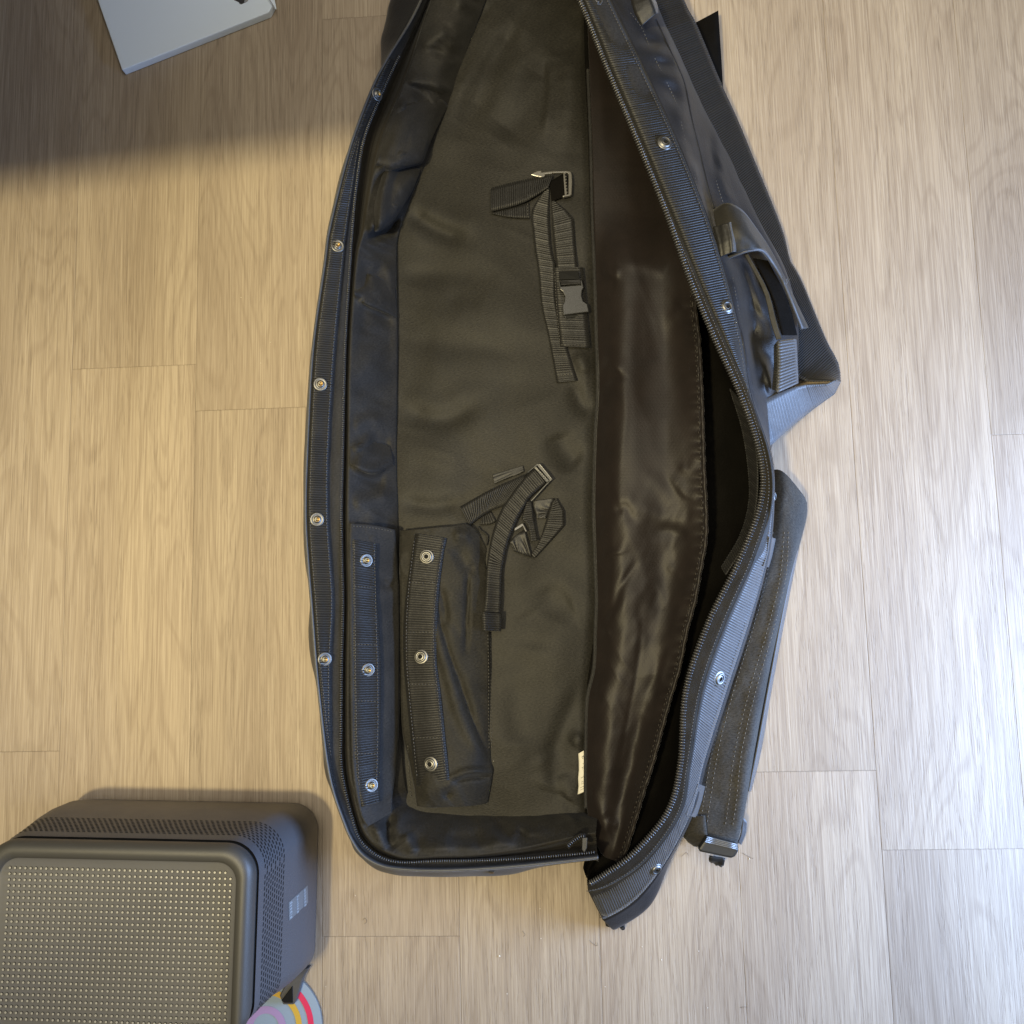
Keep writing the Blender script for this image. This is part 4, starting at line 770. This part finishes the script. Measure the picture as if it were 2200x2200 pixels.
# two pale tabs between lid and strap
for q, lab in (([(1653, 1153), (1667, 1157), (1659, 1195), (1652, 1219), (1640, 1217), (1648, 1190)], 'upper pale tab between lid rim and shoulder strap'), ([(1500, 1684), (1515, 1690), (1508, 1720), (1496, 1757), (1474, 1752), (1488, 1718)], 'lower pale tab between lid rim and shoulder strap')):
    o = patch('strap_anchor', q, bag, 'webg', off=.004, thick=.003); o['label'] = lab
patch('tip_knot', [(1330, 1993), (1343, 1991), (1344, 1998), (1337, 2001)], bag, 'shell', z=.012, thick=.008, bev=.002)
# maker's mark on the lid at the very top, cut off by the picture edge
mark = [[(1278, -4), (1281, 3), (1287, 5)], [(1283, 8), (1289, 10), (1293, 5), (1292, -3)]]
for q in mark: tube('printed_mark', onpath(q, .0008), .0009, lidweb, 'webg', 5)
# small rivet head low on the outer wall
for u, v in ((1056, 1871),):
    h, nn, D = ray(u, v); o = bpy.data.objects.new('rivet', STUD); o.location = h; o.rotation_euler = nn.to_track_quat('Z', 'Y').to_euler(); o.scale = (1.1, 1.1, .6); link(o, shell)

# ------------------------------------------------------------------ vented appliance, lower left
ap = empty('vented_appliance', tuple(p1(480, 1950)), 'dark grey plastic appliance with slotted vent band and dotted grille beside the bag', 'appliance')
xr0 = p1(678, 1900, .0)[0]; XC = xr0-.155
def rrect(u_r, v_n, z, v_s, r, N_=128, rs=None):
    xr = p1(u_r, 1900, z)[0]; yn = p1(482, v_n, z)[1]; ys = p1(600, v_s, z)[1]; hw_ = xr-XC; rs = rs or r
    cs_ = [(XC+hw_-r, yn-r, r, 0, PI/2), (XC-hw_+r, yn-r, r, PI/2, PI), (XC-hw_+rs, ys+rs, rs, PI, 1.5*PI), (XC+hw_-rs, ys+rs, rs, 1.5*PI, 2*PI)]
    pts = []
    for cx, cy, rr, a0, a1 in cs_:
        for t in np.linspace(a0, a1, 10): pts.append((cx+rr*math.cos(t), cy+rr*math.sin(t)))
    pts = np.array(pts+[pts[0]]); L = np.r_[0, np.cumsum(np.hypot(*np.diff(pts, axis=0).T))]
    # sample by fixed fraction per side so that contours match
    keys = np.r_[0, L[9], L[10], L[19], L[20], L[29], L[30], L[39], L[40]]; f = np.linspace(0, 8, N_, endpoint=False); s = np.interp(f, np.arange(9), keys)
    return np.stack([np.interp(s, L, pts[:, 0]), np.interp(s, L, pts[:, 1]), np.full(N_, z)], 1)
CT = [(679, 1723, .0015, 2088, .032, .032), (681, 1722, .012, 2092, .033, .033), (677, 1725, .04, 2100, .034, .034), (655, 1738, .075, 2120, .035, .03), (628, 1752, .105, 2140, .036, .026), (611, 1763, .122, 2150, .036, .024), (588, 1779, .146, 2175, .036, .024), (566, 1795, .168, 2200, .034, .024), (556, 1805, .177, 2212, .033, .024)]
ring = [rrect(a, b, z, c, r, rs=rs) for a, b, z, c, r, rs in CT]
def loft(name, rings, mats, parent, cap=True, bvh=None, uvs=1.0):
    Nn = len(rings[0]); V = np.vstack(rings); Fc = [(k*Nn+i, k*Nn+(i+1) % Nn, (k+1)*Nn+(i+1) % Nn, (k+1)*Nn+i) for k in range(len(rings)-1) for i in range(Nn)]
    if cap: Fc.append(tuple(range((len(rings)-1)*Nn, len(rings)*Nn)))
    return mesh(name, V, Fc, mats, parent, bvh=bvh)
body = loft('body', ring, 'case', ap, False, 'apbody')
ins = lambda Rg, d, dz: np.stack([XC+(Rg[:, 0]-XC)*(1-d/(Rg[:, 0].max()-XC)), (Rg[:, 1]-Rg[:, 1].mean())*(1-d/((Rg[:, 1].max()-Rg[:, 1].min())/2))+Rg[:, 1].mean(), Rg[:, 2]+dz], 1)
top = ring[-1]; groove = ins(top, .0012, -.003); g2 = ins(top, .0022, .0005)
loft('seam_groove', [top, groove, g2], 'dark', ap, False)
f1 = rrect(549, 1810, .186, 2225, .032, rs=.024); f2 = rrect(541, 1815, .193, 2232, .030, rs=.022); f3 = rrect(532, 1824, .198, 2236, .028, rs=.02); f4 = rrect(524, 1833, .200, 2240, .026, rs=.018); f5 = rrect(511, 1848, .200, 2250, .022, rs=.014); f6 = rrect(507, 1853, .1945, 2252, .020, rs=.012)
face = loft('front_frame', [g2, f1, f2, f3, f4, f5, f6], 'caseface', ap, False, 'apface')
gr = loft('grille', [f6, ins(f6, .002, -.0005)], 'case', ap, True, 'apgr')
# grille holes: pale discs paint their lit floors, dark offset rings the shade
V = []; Fc = []; gx0 = p1(495, 1900, .194)[0]; sx = 11.2*.00050; gy0 = p1(495, 1875, .194)[1]; sy = 11.9*.00050
gymin = p1(600, 2245, .194)[1]; hwg = f6[:, 0].max()-XC
i = 0
while True:
    y = gy0-i*sy
    if y < gymin+.012: break
    for j in range(0, 60):
        x = gx0-j*sx
        if x < XC-hwg+.01: break
        if i == 0 and j == 0: continue
        k = len(V); r = .0018
        for t in range(8): V.append((x+r*math.cos(t*PI/4), y+r*math.sin(t*PI/4), .1941))
        for t in range(8): V.append((x+r*.72*math.cos(t*PI/4)+.0002, y+r*.72*math.sin(t*PI/4)+.0001, .1950))
        Fc += [(k+t, k+(t+1) % 8, k+8+(t+1) % 8, k+8+t) for t in range(8)]+[tuple(range(k+8, k+16))]
    i += 1
fmz = [1 if len(f) > 4 else 0 for f in Fc]
mesh('grille_dots', V, Fc, ['dark', 'dot'], gr, smooth=False, kind='stuff', fm=fmz)
# vent slots round the band
A_, B_ = ring[5], ring[7]; V = []; Fc = []; rowsn = 10
bandmid = [ring[5], ring[6], ring[7]]
def band(fi, t):
    i = int(fi) % 128; j = (i+1) % 128; f = fi-int(fi); Q = [r[i]*(1-f)+r[j]*f for r in bandmid]; t2 = t*2; k = min(int(t2), 1); return Q[k]*(1-(t2-k))+Q[k+1]*(t2-k)
per = [np.linalg.norm(ring[6][(i+1) % 128]-ring[6][i]) for i in range(128)]; cum = np.r_[0, np.cumsum(per)]
for r in range(rowsn):
    t = .06+.88*r/(rowsn-1); s = (.0030 if r % 2 else 0.0)
    while s < cum[-1]-.003:
        fi = np.interp(s, cum, np.arange(129)); c = band(fi % 128, t); d = band((fi+.3) % 128, t)-c; d /= np.linalg.norm(d)+1e-12
        e = band(fi % 128, min(1, t+.05))-band(fi % 128, max(0, t-.05)); e /= np.linalg.norm(e)+1e-12; nn = np.cross(d, e)
        if nn[2] < 0: nn = -nn
        k = len(V); hl, hw2 = .0023, .00085
        for a, b in ((-1, 0), (-.6, .9), (.6, 1), (1, 0), (.6, -1), (-.6, -.9)): V.append(c+nn*.0003+d*hl*a+e*hw2*b-e*.0006*a)
        Fc.append(tuple(range(k, k+6))); s += .0060
mesh('vent_slots', V, Fc, 'dark', body, smooth=False, kind='stuff')
stq = [(620, 1939), (661, 1902), (662, 1939), (621, 1979)]
V = []; 
for i in range(7):
    for j in range(7):
        a, b = i/6, j/6; u = (620+a*41)*(1-b)+(621+a*41)*b; v = (1939-37*a)*(1-b)+(1979-40*a)*b; V.append(lift(u, v, .0006, ['apbody']))
sk_ = mesh('sticker', V, gridfaces(7, 7), 'stick', body, bvh='stk')
V = []; Fc = []
for (a0, wdt) in ((.06, .16), (.42, .12), (.80, .14)):
    b = .08
    while b < .9:
        ln = random.uniform(.05, .14); q = []
        for a, bb in ((a0, b), (a0+wdt*random.uniform(.5, 1), b), (a0+wdt*random.uniform(.5, 1), b+ln), (a0, b+ln)):
            u = 620+a*41+bb; v = 1939-37.5*a+bb*39; q.append(lift(u, v, .0010, ['apbody']))
        k = len(V); V += q; Fc.append((k, k+1, k+2, k+3)); b += ln+.05
mesh('sticker_print', V, Fc, 'stickt', sk_, smooth=False, kind='stuff')
# foot with dark hollow at the lower right
patch('foot', [(628, 2085), (664, 2080), (650, 2104), (642, 2132), (634, 2156), (629, 2159), (608, 2159), (600, 2140)], ap, 'case', z=.014, thick=.0115, bev=.0015)
patch('foot_hollow', [(604, 2150), (628, 2118), (629, 2155), (611, 2155)], ap, 'dark', z=.0155, thick=.0013)

# ------------------------------------------------------------------ striped disc under the appliance
dc = p1(572, 2207, .006); R_ = np.linalg.norm(p1(691, 2207, .006)-dc)
dr = empty('striped_disc', (dc[0], dc[1], 0), 'round whitish plastic disc with pink, yellow and lilac rings below the appliance', 'disc')
def dome(r): return .0065-.002*(r/R_)**2
def rings_(name, r0, r1, mats, dz, parent, n=6):
    V = []; Fc = []; m_ = 72
    for k in range(n+1):
        r = r0+(r1-r0)*k/n
        for i in range(m_): a = 2*PI*i/m_; V.append((dc[0]+r*math.cos(a), dc[1]+r*math.sin(a), dome(r)+dz))
    for k in range(n):
        for i in range(m_): Fc.append((k*m_+i, k*m_+(i+1) % m_, (k+1)*m_+(i+1) % m_, (k+1)*m_+i))
    return mesh(name, V, Fc, mats, parent)
dd = rings_('plate', .001, R_, 'disc', 0, dr, 14)
V = []; Fc = []
for i in range(72):
    a = 2*PI*i/72
    for r, z in ((R_, dome(R_)), (R_+.0008, dome(R_)-.0012), (R_, .0006)): V.append((dc[0]+r*math.cos(a), dc[1]+r*math.sin(a), z))
for i in range(72): 
    j = (i+1) % 72; Fc += [(i*3, j*3, j*3+1, i*3+1), (i*3+1, j*3+1, j*3+2, i*3+2)]
mesh('rim', V, Fc, 'stick', dr)
px = R_/119.0
rings_('ring', 90*px, 102*px, 'pink', .0004, dr)['label'] = 'pink ring'; rings_('ring', 65*px, 77*px, 'yell', .0004, dr)['label'] = 'yellow ring'; rings_('ring', 28*px, 43*px, 'lila', .0004, dr)['label'] = 'lilac ring'

# ------------------------------------------------------------------ white carton at the top left
bx = empty('white_carton', tuple(p1(540, 20)), 'white cardboard carton with a dark printed mark lying at the top left', 'box')
zt = .012; A0 = p1(593, 20, zt); E1 = p1(470, 68.5, zt)-A0; E1 /= np.linalg.norm(E1); E2 = np.array([-E1[1], E1[0], 0]); E2 *= np.sign(E2[1])
sk = p1(590, 0, zt)-A0
c = [A0+E1*.011+E2*.0, A0+E1*.23, A0+E1*.23+E2*.17, A0+E2*.17-E1*.0, A0+E2*.010]
tp_ = np.array(c); lo_ = tp_.copy(); lo_[:, 2] = .0005
ctr = tp_.mean(0)
V = np.vstack([tp_, lo_]); k = 5
mesh('carton_body', V, [tuple(range(5)), tuple(range(9, 4, -1))]+[(i, i+5, (i+1) % 5+5, (i+1) % 5) for i in range(5)], 'white', bx, smooth=False, bev=.0012, bvh='carton')
lidf = [A0+E1*.010+E2*.012, A0+E1*.013+E2*.165, A0+E1*.006+E2*.165, A0+E1*.004+E2*.014]
patch('side_flap', [(578, -30), (577, 0), (590, 18), (594, 20), (590, 0), (588, -30)], bx, 'white', z=.0145, thick=.0012, bev=.0003)
patch('flap_gap', [(577.5, -2), (579.5, -2), (590.5, 16), (589.5, 17)], bx, 'printg', z=.0151, thick=.0005, bev=0)
patch('printed_mark', [(500, -6), (503, 0), (509, 2.5), (513, 4.5), (514.5, 7.5), (518, 8.8), (522, 7.5), (525, 5), (526, -6)], bx, 'print', z=.0126, thick=.0004, bev=0)
patch('printed_shade', [(526, -1), (526, 4), (523, 7), (528, 5), (533.5, 1), (530, -2)], bx, 'printg', z=.0125, thick=.0003, bev=0)

# ------------------------------------------------------------------ crumbs and hairs on the floor
V = []; Fc = []
for u, v, r in [(581, 735, .0010), (518, 639, .0008), (763, 1924, .0009), (1073, 2054, .0014), (1089, 2135, .0007), (1162, 2016, .0008), (1379, 2034, .0007), (1421, 2062, .0008), (1501, 2043, .0007), (1610, 1845, .0010), (1060, 1635, .001), (1247, 1113, .0007), (1160, 1952, .0006), (1640, 1500, .0006), (560, 780, .0006), (1520, 2165, .0006), (700, 2120, .0005), (1300, 2120, .0006)]:
    p = np.array(ray(u, v)[0]); k = len(V)
    for a in ((1, 0, 0), (-.3, .9, 0), (-.7, -.6, 0), (.2, -.9, .2), (0, 0, 1.1)): V.append(p+np.array(a)*r*random.uniform(.7, 1.3)+np.array([0, 0, r*.2]))
    Fc += [(k, k+1, k+4), (k+1, k+2, k+4), (k+2, k+3, k+4), (k+3, k, k+4)]
o = mesh('crumbs', V, Fc, 'crumb', None, smooth=False); tag(o, 'tiny pale crumbs scattered over the planks', kind='stuff')
hs = bpy.data.meshes.new('hairs'); bmh = bmesh.new()
V = []; Fc = []
for q in ([(1266, 2020), (1275, 2028), (1284, 2032), (1283, 2025)], [(1594, 1832), (1608, 1840), (1618, 1845)], [(1122, 2000), (1128, 2008), (1124, 2012)], [(1590, 2165), (1600, 2163), (1606, 2166)], [(780, 1977), (784, 1972), (788, 1980), (783, 1985)], [(1464, 1840), (1474, 1832), (1480, 1838)]):
    W_ = P(np.concatenate([arc(q, 14), np.full((14, 1), .0006)], 1)); k0 = len(V); t = np.gradient(W_, axis=0); t /= np.linalg.norm(t, axis=1, keepdims=True)
    for p, d in zip(W_, t):
        s = np.array([-d[1], d[0], 0])*.00016; V += [p+s, p-s, p+np.array([0, 0, .00025])]
    for i in range(13):
        for a in range(3): Fc.append((k0+i*3+a, k0+i*3+(a+1) % 3, k0+i*3+3+(a+1) % 3, k0+i*3+3+a))
o = mesh('hairs', V, Fc, 'hair', None); tag(o, 'a few fine dark hairs lying on the floor', kind='stuff')
bmh.free(); bpy.data.meshes.remove(hs)

# ------------------------------------------------------------------ unseen table shape added beyond the top left corner to throw soft shade there
zd = .76
def sh(u, v): q = p1(u, v); return LAMP+(q-LAMP)*(LAMP[2]-zd)/LAMP[2]
q0, q1 = sh(482, 318), sh(960, 258); e = (q1-q0)/np.linalg.norm(q1-q0); nrm = np.array([-e[1], e[0], 0]); a0 = q1; a1 = q1-e*1.3
cn = [a1, a0, a0+nrm*1.25, a1+nrm*1.25]
ctr = sum(cn)/4
for p in cn:
    qq = RCW.T@(p-CAM); print('desk corner px', 1100+qq[0]/-qq[2]*F, 1100-qq[1]/-qq[2]*F)
dk_ = empty('shade_caster', (ctr[0], ctr[1], 0), 'unseen wooden slab on legs added to shade the top left', 'shade_caster')
tp_ = np.array(cn); lo_ = tp_.copy(); lo_[:, 2] -= .025; V = np.vstack([tp_, lo_])
mesh('shade_caster_top', V, [(0, 1, 2, 3), (7, 6, 5, 4)]+[(i, i+4, (i+1) % 4+4, (i+1) % 4) for i in range(4)], 'wood', dk_, smooth=False, bev=.002)
for p in (cn[2]-nrm*.05-e*.05, cn[3]-nrm*.05+e*.05):
    V = [(p[0]+a*.02, p[1]+b*.02, z) for z in (0.001, zd-.026) for a, b in ((-1, -1), (1, -1), (1, 1), (-1, 1))]
    mesh('leg', V, [(0, 1, 5, 4), (1, 2, 6, 5), (2, 3, 7, 6), (3, 0, 4, 7)], 'case', dk_, smooth=False)
